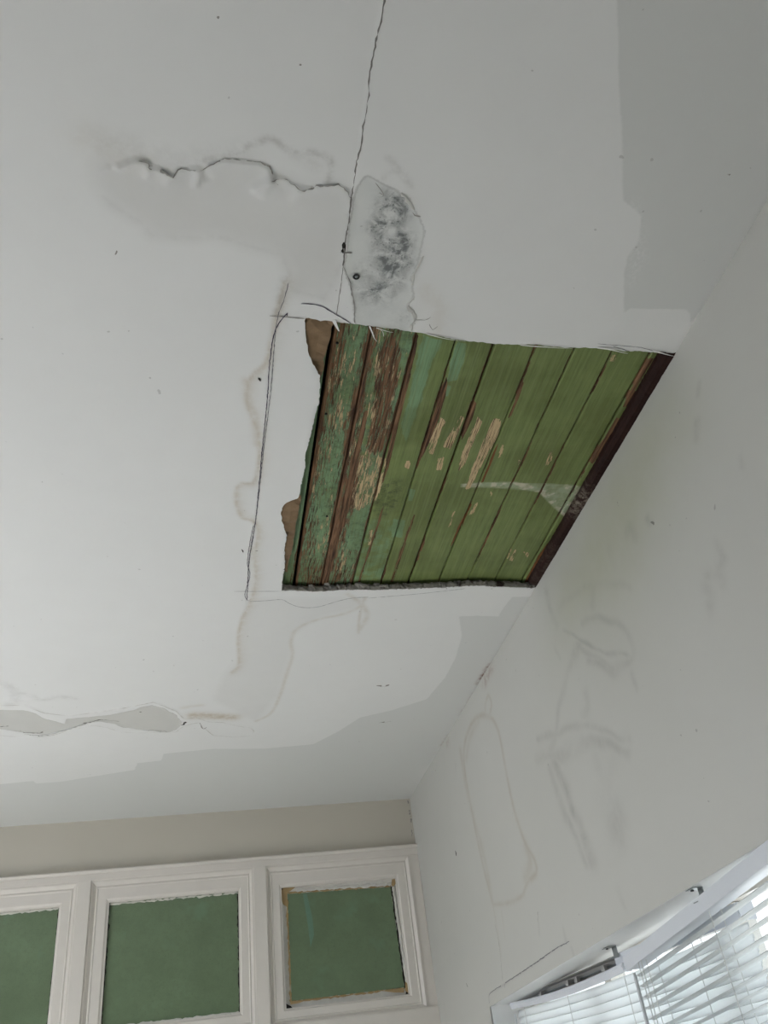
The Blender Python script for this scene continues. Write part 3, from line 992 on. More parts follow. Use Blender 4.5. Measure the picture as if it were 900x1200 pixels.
CREAM = [([(517, 488), (524, 494), (515, 515), (508, 535), (499, 530), (504, 510)], 0.33, 0.003),
         ([(541, 484), (546, 490), (530, 528), (517, 525), (528, 505)], 0.28, 0.004),
         ([(560, 486), (566, 494), (556, 518), (545, 545), (535, 556), (541, 530), (550, 508)], 0.42, 0.003),
         ([(578, 490), (590, 490), (584, 512), (566, 545), (552, 572), (544, 576), (552, 548), (566, 516)], 0.36, 0.003),
         ([(592, 518), (590, 535), (582, 540), (586, 525)], 0.32, 0.002), ([(513, 536), (521, 536), (518, 552), (510, 552)], 0.32, 0.002),
         ([(475, 540), (481, 539), (480, 550), (474, 548)], 0.45, 0.001),
         ([(530, 600), (535, 598), (528, 616), (524, 620)], 0.32, 0.002), ([(556, 590), (562, 588), (556, 602), (548, 606)], 0.32, 0.002), ([(574, 575), (580, 578), (574, 585)], 0.3, 0.002),
         ([(640, 530), (650, 525), (648, 545), (636, 548)], 0.18, 0.004), ([(606, 535), (612, 540), (606, 548)], 0.22, 0.002),
         ([(596, 642), (606, 644), (602, 660), (593, 656)], 0.24, 0.003), ([(610, 645), (622, 648), (618, 656)], 0.22, 0.003),
         ([(716, 414), (726, 416), (720, 426), (712, 424)], 0.2, 0.003),
         ([(418, 530), (458, 534), (454, 560), (444, 590), (420, 600), (402, 596), (408, 560)], 0.22, 0.010),
         ([(432, 622), (440, 618), (436, 638), (430, 640)], 0.34, 0.002),
         ([(384, 560), (398, 560), (392, 600), (378, 625), (372, 620)], 0.16, 0.008),
         ([(426, 386), (440, 390), (436, 430), (422, 440)], 0.14, 0.008),
         ([(372, 640), (384, 620), (392, 630), (376, 665)], 0.16, 0.006), ([(398, 650), (412, 630), (406, 668), (394, 680)], 0.18, 0.006)]
MINT = [([(496, 392), (520, 398), (506, 425), (494, 470), (482, 500), (476, 520), (470, 500), (484, 440)], 0.5, 0.010),
        ([(536, 400), (548, 402), (544, 425), (536, 446), (524, 448), (526, 426)], 0.6, 0.006),
        ([(520, 450), (530, 452), (526, 466), (518, 465)], 0.5, 0.004),
        ([(568, 440), (578, 444), (574, 462), (565, 458)], 0.35, 0.006),
        ([(440, 600), (470, 610), (520, 660), (540, 684), (345, 684), (360, 620), (400, 580)], 0.28, 0.03),
        ([(478, 572), (488, 574), (484, 588), (478, 588)], 0.5, 0.003), ([(462, 608), (476, 610), (470, 630), (460, 628)], 0.4, 0.005)]
SMEAR = [(540, 567), (570, 566), (600, 565), (622, 567), (645, 567), (672, 569), (692, 572), (688, 585), (680, 600), (670, 616), (662, 606), (650, 596), (640, 586), (632, 577), (615, 574), (580, 572), (540, 571)]
DIRT = [([(440, 565), (470, 560), (468, 590), (450, 605), (436, 600)], 0.55, 0.012), ([(380, 590), (410, 575), (404, 640), (372, 650)], 0.35, 0.015), ([(390, 500), (412, 490), (400, 560), (376, 590)], 0.25, 0.015)]

for i in range(len(JOINTS) - 1):
    x0, x1 = JOINTS[i] + GAPS[i] * 0.5, JOINTS[i + 1] - GAPS[i + 1] * 0.5
    w = x1 - x0
    ch = 0.0020                                            # arris of the V joint
    us = np.concatenate([[0, 0.001, ch], np.linspace(ch, w - ch, max(6, int(w / 0.0034)))[1:-1], [w - ch, w - 0.001, w]])
    ys = np.arange(1.02, 2.36, 0.005)
    U, Y = np.meshgrid(us, ys, indexing='ij')
    r = np.random.default_rng(100 + i)
    Q = np.stack([x0 + U.ravel(), Y.ravel()], 1)
    edge = np.minimum(U.ravel(), w - U.ravel())
    z = ZPL + np.where(edge < ch, (ch - edge) * 1.0, 0.0)
    z += r.uniform(-0.0012, 0.0012) + (U.ravel() / w - 0.5) * r.uniform(-0.0015, 0.0015) + (vnoise(Q[:, 0] * 30, Q[:, 1] * 3, 20 + i) - 0.5) * 0.0012
    # combed pairs of fine lines near the middle of each board
    bead = np.zeros(len(Q))
    for c in (0.30 + 0.06 * r.normal(), 0.38 + 0.03 * r.normal(), 0.62 + 0.05 * r.normal(), 0.70 + 0.04 * r.normal()):
        bead = np.maximum(bead, np.exp(-((U.ravel() / w - c) / 0.022) ** 2) * r.uniform(0.5, 1.0))
    z += bead * 0.0002
    bare = -0.25 + 0.78 * np.exp(-(edge / 0.0045) ** 2) * np.clip(vnoise(Q[:, 1] * 7, Q[:, 0] * 0 + 0.5 + i * 3 + (U.ravel() > w / 2) * 7, 160) * 1.6 - 0.25, 0, 1)
    cream = -0.30 + (0.36 + 0.12 * (i in (3, 4, 5, 6))) * np.ones(len(Q))
    bare += 0.22 if i > 2 else 0.0
    mintv = np.full(len(Q), (0.62, 0.62, 0.52, 0.22, 0.12, 0.05, 0.0, 0.0, 0.0, 0.15)[i])
    if i in (1, 2):
        bare += (0.74 if i == 1 else 0.73)
        cream += (0.36 if i == 1 else 0.38)
        bare += 0.34 * (vnoise(Q[:, 0] * 34, Q[:, 1] * 2.2, 140 + i) - 0.55)
        cream += 0.30 * (vnoise(Q[:, 0] * 28, Q[:, 1] * 7, 150 + i) - 0.5)
        bare += 0.22 * (vnoise(Q[:, 0] * 60, Q[:, 1] * 4, 40 + i) - 0.4)
    if i == 0:
        bare += 0.10
    orange = np.zeros(len(Q))
    for k, (pts, amp, soft) in enumerate(BARE):
        sd = poly_sdf(Q, pl(pts), 0.05)
        bare = np.maximum(bare, np.where(sd < 0.03, np.clip(0.5 - sd / (2 * soft), 0, 1) * (amp + 0.55) - 0.25, -9))
        if k in (8, 9, 14):
            orange = np.maximum(orange, np.clip(0.5 - sd / 0.01, 0, 1))
    for pts, amp, soft in CREAM:
        sd = poly_sdf(Q, pl(pts), 0.05)
        cream = np.maximum(cream, np.where(sd < 0.03, np.clip(0.5 - sd / (2 * soft), 0, 1) * (amp + 0.66) - 0.30, -9))
    for pts, amp, soft in MINT:
        sd = poly_sdf(Q, pl(pts), 0.08)
        mintv = np.maximum(mintv, mintv + np.clip(0.5 - sd / (2 * soft), 0, 1) * amp)
    sm = np.clip(0.5 - poly_sdf(Q, pl(SMEAR), 0.05) / 0.004, 0, 1)
    dirt = np.zeros(len(Q))
    if i in (1, 2):
        dirt += 0.45
    for pts, amp, soft in DIRT:
        dirt = np.maximum(dirt, np.clip(0.5 - poly_sdf(Q, pl(pts), 0.08) / (2 * soft), 0, 1) * (amp + 0.2))
    n0, n1 = len(us), len(ys)
    I = np.arange(n0 * n1).reshape(n0, n1)
    F = np.stack([I[:-1, :-1], I[:-1, 1:], I[1:, 1:], I[1:, :-1]], -1).reshape(-1, 4)
    Vb = np.column_stack([Q, z])
    # the two sides and the back of the board
    m = len(Vb)
    top = np.array([(x0, 1.02, ZPL + 0.016), (x1, 1.02, ZPL + 0.016), (x1, 2.355, ZPL + 0.016), (x0, 2.355, ZPL + 0.016)])
    sideL = np.column_stack([np.full(n1, x0), ys, np.full(n1, ZPL + 0.016)])
    sideR = np.column_stack([np.full(n1, x1), ys, np.full(n1, ZPL + 0.016)])
    Vb = np.vstack([Vb, sideL, sideR])
    SL, SR = m + np.arange(n1), m + n1 + np.arange(n1)
    F = np.vstack([F, np.stack([I[0, :-1], SL[:-1], SL[1:], I[0, 1:]], -1), np.stack([I[-1, 1:], SR[1:], SR[:-1], I[-1, :-1]], -1),
                   np.array([[SL[0], SR[0], SR[-1], SL[-1]]])])
    pad = lambda a, v=0.0: np.concatenate([a, np.full(2 * n1, v)])
    plank = mesh_from('plank', Vb, F.astype(np.int32), MG, ceiling, False,
                      dict(bare=pad(bare, 0.9), cream=pad(cream, -0.5), mint=pad(mintv), smear=pad(sm), dirt=pad(dirt), bead=pad(bead), orange=pad(orange)))
    if i == 2:
        plank['label'] = 'plank worn to bare brown wood with pale flakes'
    elif i == 1:
        plank['label'] = 'plank with scratched mint paint and dark dirt'
    # nails punched through the paint
    for (npx, npy) in [(395, 402), (417, 484), (382, 485), (383, 605), (618, 606)]:
        q = on_z(npx, npy, ZPL)
        if x0 < q[0] < x1:
            MB().loft([[(q[0] + rr * math.cos(a), q[1] + rr * math.sin(a), zz) for a in np.linspace(0, 2 * math.pi, 8, endpoint=False)] for rr, zz in ((0.0022, ZPL + 0.006), (0.0034, ZPL - 0.0012), (0.0024, ZPL - 0.0022))]).build('nail', MDM, plank, True)

# dark timber strip where the boards meet the wall
q0, q1 = 1.168, 2.190
ys = np.arange(q0, q1, 0.008)
prof = [(0.006, 0.026), (0.005, 0.012), (0.009, 0.004), (0.015, 0.000), (0.034, -0.001), (0.046, 0.004), (0.046, 0.030)]
r = np.random.default_rng(5)
V, F, du = [], [], []
for j, y in enumerate(ys):
    wv = 0.0022 * (vnoise(np.array([y * 22]), np.array([0.3]), 9)[0] - 0.5)
    for k, (px_, pz_) in enumerate(prof):
        V.append((0.9945 + px_ + wv * (k < 4) + r.normal(0, 0.0004), y, H + pz_ + (wv * 0.8 if k > 1 else 0) + r.normal(0, 0.0004)))
        du.append(1.0 * math.exp(-((y - on_z(690, 590)[1]) / 0.06) ** 2) + 0.12 * (y > 1.95))
npf = len(prof)
for j in range(len(ys) - 1):
    for k in range(npf - 1):
        a = j * npf + k
        F.append((a, a + npf, a + npf + 1, a + 1))
F += [tuple(range(npf)), tuple(len(V) - npf + k for k in range(npf))[::-1]]
bat = mesh_from('timber_strip', V, F, MBT, ceiling, False, dict(dust=du))
bat['label'] = 'dark stained timber strip along the wall side of the hole'

# torn brown board paper at the left edge of the hole
def sheet(name, px, z0, crumple, seed, mat, parent=ceiling, step=0.006):
    poly = smooth_line(np.vstack([cl(px, z0), cl(px[:1], z0)]), step, 0.0006, seed)[:-1]
    bm = bmesh.new()
    vs = [bm.verts.new((p[0], p[1], z0)) for p in poly]
    f = bm.faces.new(vs)
    bmesh.ops.triangulate(bm, faces=[f])
    bmesh.ops.subdivide_edges(bm, edges=[e for e in bm.edges if e.calc_length() > 0.02], cuts=2, use_grid_fill=True)
    bmesh.ops.triangulate(bm, faces=list(bm.faces))
    for v in bm.verts:
        v.co.z += (float(vnoise(np.array([v.co.x * 40]), np.array([v.co.y * 40]), seed)[0]) - 0.5) * crumple
    bmesh.ops.recalc_face_normals(bm, faces=bm.faces)
    ext = bmesh.ops.extrude_face_region(bm, geom=list(bm.faces))
    for v in [g for g in ext['geom'] if isinstance(g, bmesh.types.BMVert)]:
        v.co.z += 0.0012
    bmesh.ops.recalc_face_normals(bm, faces=bm.faces)
    me = bpy.data.meshes.new(name)
    bm.to_mesh(me)
    bm.free()
    return link(name, me, mat, parent)


a = sheet('torn_paper', [(350, 366), (392, 372), (389, 384), (387, 395), (383, 408), (379, 420), (380, 430), (376, 440), (372, 448), (352, 430), (346, 400)], H + 0.008, 0.016, 21, MKR)
a['label'] = 'larger piece of brown board paper in the upper left corner of the hole'
b = sheet('torn_paper', [(322, 584), (336, 580), (352, 580), (350, 598), (346, 620), (343, 640), (338, 660), (336, 672), (326, 660), (322, 620)], H + 0.007, 0.011, 22, MKR)
b['label'] = 'small rounded piece of brown board paper at the left edge of the hole'


# ragged broken rim on the far edge of the hole
def rim_strip(px, lean, seed):
    r = np.random.default_rng(seed)
    q = smooth_line(cl(px), 0.006, 0.0006, seed, False)
    V, F = [], []
    n = len(q)
    for i, p in enumerate(q):
        j = r.normal(0, 0.0010, (5, 2))
        hh = 0.020 + 0.006 * float(vnoise(np.array([i * 0.16]), np.array([0.5]), seed)[0])
        for k, (f, dy) in enumerate(((0.0, 0.002), (0.12, -lean * 0.2), (0.45, -lean * 0.7), (0.8, -lean * 0.5 * (1 + r.normal() * .4)), (1.0, 0.012))):
            V.append((p[0] + j[k, 0], p[1] + dy + j[k, 1] * 1.4, H - 0.0006 + hh * f + (r.normal(0, 0.0009) if 0 < k < 4 else 0)))
    for i in range(n - 1):
        for k in range(4):
            a = i * 5 + k
            F.append((a, a + 1, a + 6, a + 5))
    return mesh_from('broken_rim', V, F, MRB, ceiling)


rim = rim_strip(HOLE_BOT_PX, 0.008, 31)
rim['label'] = 'ragged grey plaster along the far edge of the hole'
rim_strip([(331, 692)] + HOLE_LEFT_PX[:4], 0.004, 32)
# lumps of plaster left on the rim
r = np.random.default_rng(77)
for k in range(16):
    t = r.uniform(0.03, 0.97)
    px_ = 330 + t * 295
    c = on_z(px_, 686 + r.uniform(-1, 1), H + 0.012)
    rad = r.uniform(0.004, 0.009)
    bm = bmesh.new()
    bmesh.ops.create_icosphere(bm, subdivisions=1, radius=rad)
    for v in bm.verts:
        v.co = Vector((v.co.x * r.uniform(1.2, 2.4), v.co.y * 0.8, v.co.z * 0.8)) * r.uniform(0.8, 1.2)
        v.co += Vector((c[0], on_z(px_, 690)[1] - 0.002, H + 0.010 + 0.006 * ((k % 3) - 1)))
    me = bpy.data.meshes.new('plaster_lump')
    bm.to_mesh(me)
    bm.free()
    link('plaster_lump', me, MRB, ceiling)


# shreds of lining paper hanging from the near edge
def shred(px, drop, w, curl, seed):
    q = smooth_line(cl(px), 0.003)
    n = len(q)
    V, F = [], []
    for i, p in enumerate(q):
        t = i / (n - 1)
        d = q[min(i + 1, n - 1)] - q[max(i - 1, 0)]
        d /= np.linalg.norm(d) + 1e-12
        s = np.array([-d[1], d[0]])
        z = H - 0.0008 - drop * math.sin(t * curl)
        ww = 0.6 * w * (1 - 0.75 * t)
        for sgn in (-1, 1):
            V.append((p[0] + s[0] * ww * sgn, p[1] + s[1] * ww * sgn, z + sgn * 0.0008))
    for i in range(n - 1):
        F.append((2 * i, 2 * i + 1, 2 * i + 3, 2 * i + 2))
    o = mesh_from('paper_shred', V, F, MFLK, ceiling)
    m = o.modifiers.new('thickness', 'SOLIDIFY')
    m.thickness = 0.0006
    return o


shred([(391, 375), (394, 380), (397, 386)], 0.006, 0.007, 2.2, 1)
shred([(433, 382), (436, 388), (438, 393), (441, 397)], 0.008, 0.003, 2.0, 2)
shred([(441, 384), (450, 385), (460, 388)], 0.006, 0.003, 2.6, 3)
shred([(443, 384), (448, 387), (449, 392)], 0.005, 0.0012, 2.0, 4)
shred([(700, 407), (716, 408), (735, 412.5)], 0.006, 0.005, 2.4, 5)
shred([(765, 411), (776, 412.5), (790, 416)], 0.005, 0.004, 2.4, 6)
shred([(610, 404), (640, 405), (670, 407)], 0.005, 0.004, 2.6, 7)
shred([(500, 391), (520, 395), (545, 399)], 0.004, 0.003, 2.6, 8)

# ------------------------------------------------------------------ right wall with its window opening
TOPL = on_x(575, 1179.5)
TOPR = on_x(899, 985.5)


def ztop(y):
    return TOPL[2] + (y - TOPL[1]) * (TOPR[2] - TOPL[2]) / (TOPR[1] - TOPL[1])


Y0W, Y1W, Z0W = 1.18, float(TOPL[1]), 0.95
yy = np.concatenate([np.linspace(YR, 0.5, 8)[:-1], np.arange(0.5, Y0W, 0.007), np.arange(Y0W, Y1W, 0.007), np.arange(Y1W, YB, 0.007), [YB]])
vv = np.linspace(0, 1, 170)
YY, VV = np.meshgrid(yy, vv, indexing='ij')
ZT = ztop(YY)
ZZ = ZT + (H - ZT) * VV
WP = np.stack([YY.ravel(), ZZ.ravel()], 1)
greenish = np.zeros(len(WP))
scuff = np.zeros(len(WP))
drip = np.zeros(len(WP))
rustw = np.zeros(len(WP))


WQ = WP + 0.022 * np.column_stack([vnoise(WP[:, 0] * 16, WP[:, 1] * 16, 71) - 0.5, vnoise(WP[:, 0] * 16, WP[:, 1] * 16, 72) - 0.5])
SMR = 0.35 + 1.0 * vnoise(WP[:, 0] * 9, WP[:, 1] * 13, 73)


def wstroke(px, w, amp, arr):
    if arr is scuff:
        d, s_, t_ = line_dist(WQ, smooth_line(wl(px), 0.012), 0.2)
        np.maximum(arr, amp * SMR * np.exp(-(d / w) ** 2), out=arr)
        return
    d, s_, t_ = line_dist(WP, smooth_line(wl(px), 0.012), 0.2)
    np.maximum(arr, amp * np.exp(-(d / w) ** 2), out=arr)


def wblob(px, py, ry, rz, amp, arr):
    c = on_x(px, py)[1:]
    arr += amp * np.exp(-((WP[:, 0] - c[0]) / ry) ** 2 - ((WP[:, 1] - c[1]) / rz) ** 2)


for a in [(760, 520, .16, .10, .5), (740, 600, .20, .14, .55), (700, 650, .22, .14, .5), (670, 690, .16, .10, .5), (720, 560, .2, .16, .35), (660, 740, .25, .14, .3), (800, 480, .1, .1, .3), (720, 700, .2, .2, .3)]:
    wblob(*a, greenish)  # greener tone on the wall beside the hole
# water runs
for pts, w_, am in [([(567, 838), (558, 841), (550, 852), (544, 875), (545, 905), (552, 945), (560, 985), (568, 1020), (577, 1056)], 0.012, .62),
                    ([(567, 838), (576, 842), (582, 851), (587, 868), (593, 900), (600, 935), (608, 965), (617, 990), (627, 1008), (629, 1022), (622, 1030)], 0.011, .62),
                    ([(622, 1028), (616, 1040), (612, 1050), (596, 1058), (578, 1060)], 0.008, .5),
                    ([(617, 992), (622, 1010), (616, 1028)], 0.024, .45),
                    ([(570, 842), (568, 828), (572, 815), (576, 826), (572, 842)], 0.008, .5),
                    ([(540, 880), (546, 920), (556, 962), (568, 1005), (576, 1050)], 0.020, .38),
                    ([(560, 845), (550, 865), (546, 890)], 0.016, .34),
                    ([(578, 1060), (583, 1090), (588, 1120)], 0.006, .32), ([(588, 1068), (592, 1100)], 0.006, .25)]:
    wstroke(pts, w_, am, drip)
# grey scuffs and hand marks
for pts, w_, am in [([(645, 880), (650, 862), (652, 840), (660, 800), (672, 770), (678, 755)], 0.014, .40),
                    ([(650, 895), (660, 920), (672, 950), (685, 980), (694, 1008)], 0.020, .75),
                    ([(645, 900), (655, 935), (672, 975), (688, 1012)], 0.014, .5),
                    ([(630, 868), (655, 858), (690, 852), (736, 866)], 0.010, .45), ([(630, 890), (652, 882), (680, 875), (700, 868), (734, 880)], 0.014, .5),
                    ([(650, 885), (668, 880), (682, 872)], 0.020, .5),
                    ([(660, 740), (680, 750), (705, 762), (735, 768)], 0.006, .55), ([(675, 755), (700, 772), (725, 782), (740, 770), (738, 745), (722, 728), (700, 723), (682, 732)], 0.009, .40),
                    ([(690, 774), (712, 784), (730, 780)], 0.012, .45),
                    ([(655, 715), (668, 700), (690, 688), (715, 684), (740, 690)], 0.010, .34),
                    ([(640, 690), (645, 712), (652, 730)], 0.014, .4), ([(693, 690), (692, 708)], 0.016, .5),
                    ([(838, 640), (846, 650), (838, 664)], 0.012, .5), ([(830, 672), (842, 672), (848, 682)], 0.012, .5), ([(828, 688), (834, 700), (832, 712)], 0.016, .4),
                    ([(817, 495), (815, 512)], 0.010, .55), ([(820, 450), (818, 465)], 0.006, .4), ([(869, 530), (870, 542)], 0.007, .35),
                    ([(760, 605), (764, 613)], 0.008, .55), ([(735, 625), (742, 620), (746, 632)], 0.014, .3),
                    ([(740, 790), (747, 806)], 0.010, .4), ([(685, 810), (690, 828), (684, 838)], 0.014, .3), ([(650, 758), (655, 772)], 0.008, .45), ([(714, 640), (720, 660)], 0.016, .2),
                    ([(660, 1085), (664, 1100)], 0.007, .3), ([(670, 1110), (674, 1126)], 0.007, .3), ([(725, 1045), (732, 1060)], 0.01, .3), ([(534, 894), (535, 906)], 0.006, .45), ([(630, 1077), (631, 1092)], 0.006, .3),
                    ([(722, 880), (700, 930)], 0.03, .12), ([(690, 840), (700, 900), (710, 920)], 0.03, .14)]:
    wstroke(pts, w_ * 1.25, am * 0.85, scuff)
wblob(722, 970, .055, .055, .42, scuff)
wblob(726, 955, .03, .04, .22, scuff)
for a in [(569, 798, .04, .02, .5), (575, 786, .04, .018, .5), (525, 870, .03, .02, .35)]:
    wblob(*a, rustw)
# mouldy corner with the back wall
for (px_, py_) in [(479, 948), (481, 958), (483, 972), (484, 985), (486, 1000)]:
    wblob(px_, py_, .02, .02, .45, scuff)
nyy, nvv = YY.shape
I = np.arange(nyy * nvv).reshape(nyy, nvv)
Fw = np.stack([I[:-1, :-1], I[:-1, 1:], I[1:, 1:], I[1:, :-1]], -1).reshape(-1, 4)
wob_ = (vnoise(WP[:, 0] * 2.6, WP[:, 1] * 2.6, 61) - 0.5) * 0.006 + (vnoise(WP[:, 0] * 8, WP[:, 1] * 8, 62) - 0.5) * 0.0014
wob_ *= np.clip((VV.ravel()) / 0.04, 0, 1) * np.clip((1 - VV.ravel()) / 0.03, 0, 1)
Vw = np.column_stack([XW + wob_, WP[:, 0], WP[:, 1]])
# rest of the wall: below the head line, round the opening, and the plastered reveals
m = len(Vw)
extra, ef = [], []


def wquad(a, b, c, d):
    k = m + len(extra)
    extra.extend([a, b, c, d])
    ef.append((k, k + 1, k + 2, k + 3))


XO = XW + 0.20
wquad((XW, Y1W, 0), (XW, Y1W, ztop(Y1W)), (XW, YB, ztop(YB)), (XW, YB, 0))
wquad((XW, YR, 0), (XW, YR, ztop(YR)), (XW, Y0W, ztop(Y0W)), (XW, Y0W, 0))
wquad((XW, Y0W, 0), (XW, Y0W, Z0W), (XW, Y1W, Z0W), (XW, Y1W, 0))
wquad((XO, YR, 0), (XO, YR, H + 0.1), (XO, Y0W, H + 0.1), (XO, Y0W, 0))
wquad((XO, Y1W, 0), (XO, Y1W, H + 0.1), (XO, YB + 0.1, H + 0.1), (XO, YB + 0.1, 0))
wquad((XO, Y0W, ztop(Y0W)), (XO, Y0W, H + 0.1), (XO, Y1W, H + 0.1), (XO, Y1W, ztop(Y1W)))
wquad((XO, Y0W, 0), (XO, Y0W, Z0W), (XO, Y1W, Z0W), (XO, Y1W, 0))
Vw = np.vstack([Vw, np.array(extra)])
Fw = np.vstack([Fw, np.array(ef)]).astype(np.int32)
z4 = np.zeros(len(extra))
wall_right = mesh_from('wall_right', Vw, Fw, MW, None, True, dict(green_tone=np.concatenate([np.clip(greenish * 0.55, 0, 1), z4]), scuff=np.concatenate([np.clip(scuff, 0, 1), z4]),
                                                                  drip=np.concatenate([drip, z4]), rust=np.concatenate([rustw, z4])))
tag(wall_right, kind='structure')


def wall_line(name, px, w, mat, seed=0, jitter=0.0006, curve=True):
    q = smooth_line(wl(px), 0.008, jitter, seed, curve)
    pts = np.column_stack([np.full(len(q), XW), q])
    zz = np.array([Vw[np.argmin((Vw[:nyy * nvv, 1] - a[0]) ** 2 + (Vw[:nyy * nvv, 2] - a[1]) ** 2), 0] for a in q])
    pts[:, 0] = zz
    return ribbon(name, pts, w, (-1, 0, 0), mat, wall_right, 0.0012, 0.3, seed)


wall_line('pencil_line', [(574, 1176), (574, 1166), (580, 1160), (588, 1155)], 0.0026, MPCL, 1)
wall_line('pencil_line', [(592, 1158), (593, 1152), (606, 1143), (630, 1127), (650, 1113), (668, 1103)], 0.0026, MPCL, 2)
wall_line('pencil_line', [(580, 1080), (586, 1110), (590, 1150)], 0.002, MCF, 3)
wall_line('dent_mark', [(534, 997), (535, 1000), (535, 1003)], 0.009, MDK, 4)
wall_line('dent_mark', [(547, 1152), (549, 1157)], 0.008, MCR, 5)
wall_line('dent_mark', [(631, 368 + 700), (631, 1080)], 0.003, MCF, 6)
wall_line('dent_mark', [(763, 612), (767, 613), (766, 615)], 0.006, MCR, 7)
wall_line('crack', [(479, 940), (480, 950), (482, 960), (483, 972), (484.5, 985), (486, 1000)], 0.006, MCR, 8, 0.002)
wall_line('crack', [(499, 1140), (503, 1160), (507, 1185), (510, 1200)], 0.003, MCF, 9)

# reveal boards of the opening
sof = MB()
sof.obox((XW + 0.002, Y0W, ztop(Y0W)), (0.198, 0, 0), (0, Y1W - Y0W, ztop(Y1W) - ztop(Y0W)), (0, 0, 0.012))
tag(sof.build('trim_1', MRV), kind='structure')
tag(MB().box((XW, Y1W, Z0W), (XO, Y1W + 0.012, ztop(Y1W) + 0.01)).build('trim_2', MRV), kind='structure')
tag(MB().box((XW, Y0W - 0.012, Z0W), (XO, Y0W, ztop(Y0W) + 0.01)).build('trim_3', MRV), kind='structure')
tag(MB().box((XW - 0.025, Y0W - 0.03, Z0W - 0.025), (XO, Y1W + 0.03, Z0W)).build('trim_4', MTR, None, False, 0.004), kind='structure')
# outer window: frame, mullion, clear panes
zt0 = ztop(Y1W)
win = empty('window_4', (XW + 0.185, (Y0W + Y1W) / 2, Z0W))
tag(win, 'white framed clear window behind the blinds in the right wall', 'window', kind='structure')


def child(o, p):
    o.parent = p
    o.matrix_parent_inverse = Matrix.Translation(-Vector(p.location))
    return o


fx0, fx1 = XW + 0.155, XW + 0.205
child(MB().obox((fx0, Y0W, ztop(Y0W) - 0.016), (0.05, 0, 0), (0, Y1W - Y0W, ztop(Y1W) - ztop(Y0W)), (0, 0, 0.016)).build('head_rail', MTR), win)
child(MB().box((fx0, Y0W, Z0W), (fx1, Y1W, Z0W + 0.05)).build('sill_rail', MTR), win)
ysx = [Y0W, Y0W + (Y1W - Y0W) / 3, Y0W + 2 * (Y1W - Y0W) / 3, Y1W]
for k, y in enumerate(ysx):
    a = min(max(y - 0.025, Y0W), Y1W - 0.05)
    child(MB().box((fx0, a, Z0W + 0.05), (fx1, a + 0.05, ztop(a + 0.05) - 0.016)).build('stile', MTR), win)
for k in range(3):
    child(MB().box((fx0 + 0.022, ysx[k] + 0.02, Z0W + 0.04), (fx0 + 0.026, ysx[k + 1] - 0.02, ztop(ysx[k + 1]) - 0.012)).build('glass_pane', MPN), win)


# ------------------------------------------------------------------ venetian blinds
def slat_mesh(L, width, tilt, sag, seed, taper=0.006, twist=0.0):
    """one slat along +s from 0 to L, crowned across its width; returns functions of a local frame"""
    r = np.random.default_rng(seed)
    ss = np.concatenate([[0, taper], np.linspace(taper, L - taper, 14)[1:-1], [L - taper, L]])
    rows = []
    for s_ in ss:
        k = 0.35 if s_ in (0, L) else 1.0
        tl = tilt + twist * (s_ / L - 0.5)
        row = []
        for c in (-1, -0.5, 0, 0.5, 1):
            a = c * width * 0.5 * k
            crown = (1 - c * c) * 0.0022
            row.append((s_, a * math.cos(tl) - crown * math.sin(tl), a * math.sin(tl) + crown * math.cos(tl) - sag * math.sin(math.pi * s_ / L)))
        rows.append(row)
    return rows


def blind_part(rows, org, u, n_, name, mat, parent, thick=0.0011):
    """local (s, depth toward the room, up) to world"""
    V, F = [], []
    k = len(rows[0])
    for row in rows:
        for (s_, a, h) in row:
            V.append(org + u * s_ + n_ * a + np.array([0, 0, h]))
    for row in rows:
        for (s_, a, h) in row:
            V.append(org + u * s_ + n_ * a + np.array([0, 0, h + thick]))
    nn = len(rows) * k
    for i in range(len(rows) - 1):
        for j in range(k - 1):
            q = i * k + j
            F.append((q, q + 1, q + k + 1, q + k))
            F.append((nn + q, nn + q + k, nn + q + k + 1, nn + q + 1))
        F.append((i * k, i * k + k, nn + i * k + k, nn + i * k))
        F.append((i * k + k - 1, nn + i * k + k - 1, nn + i * k + 2 * k - 1, i * k + 2 * k - 1))
    F.append(tuple(range(k)) + tuple(nn + j for j in range(k - 1, -1, -1)))
    e0 = (len(rows) - 1) * k
    F.append(tuple(e0 + j for j in range(k - 1, -1, -1)) + tuple(nn + e0 + j for j in range(k)))
    me = bpy.data.meshes.new(name)
    me.from_pydata([tuple(map(float, v)) for v in V], [], F)
    me.polygons.foreach_set('use_smooth', np.ones(len(me.polygons), bool))
    return link(name, me, mat, parent)


SILL = Z0W

# the blind at the far end of the window: closed slats, its front strip sprung off and sagging
A0 = on_x(599, 1172.5, XW + 0.095)
A1 = on_x(737, 1113.5, XW + 0.095)
uL = (A1 - A0) / np.linalg.norm(A1 - A0)
LL = 1.74
nL = np.array([-1.0, 0, 0])
blindL = empty('venetian_blind', (float(A0[0]), float((A0 + uL * LL / 2)[1]), SILL))
tag(blindL, 'white venetian blind with closed slats and sagging front strip, further along the window', 'window blind')
h = MB()
hb = A0 + np.array([0.028, 0, -0.030])
h.obox(hb, uL * LL, (0.0015, 0, 0), (0, 0, 0.030))                            # back of the channel
h.obox(hb + np.array([-0.034, 0, 0]), uL * LL, (0.034, 0, 0), (0, 0, 0.0015))   # floor
h.obox(hb + np.array([-0.034, 0, 0.0285]), uL * LL, (0.034, 0, 0), (0, 0, 0.0015))
h.obox(hb + np.array([-0.034, 0, 0]), uL * 0.002, (0.034, 0, 0), (0, 0, 0.030))
hr = child(h.build('headrail', MHR), blindL)
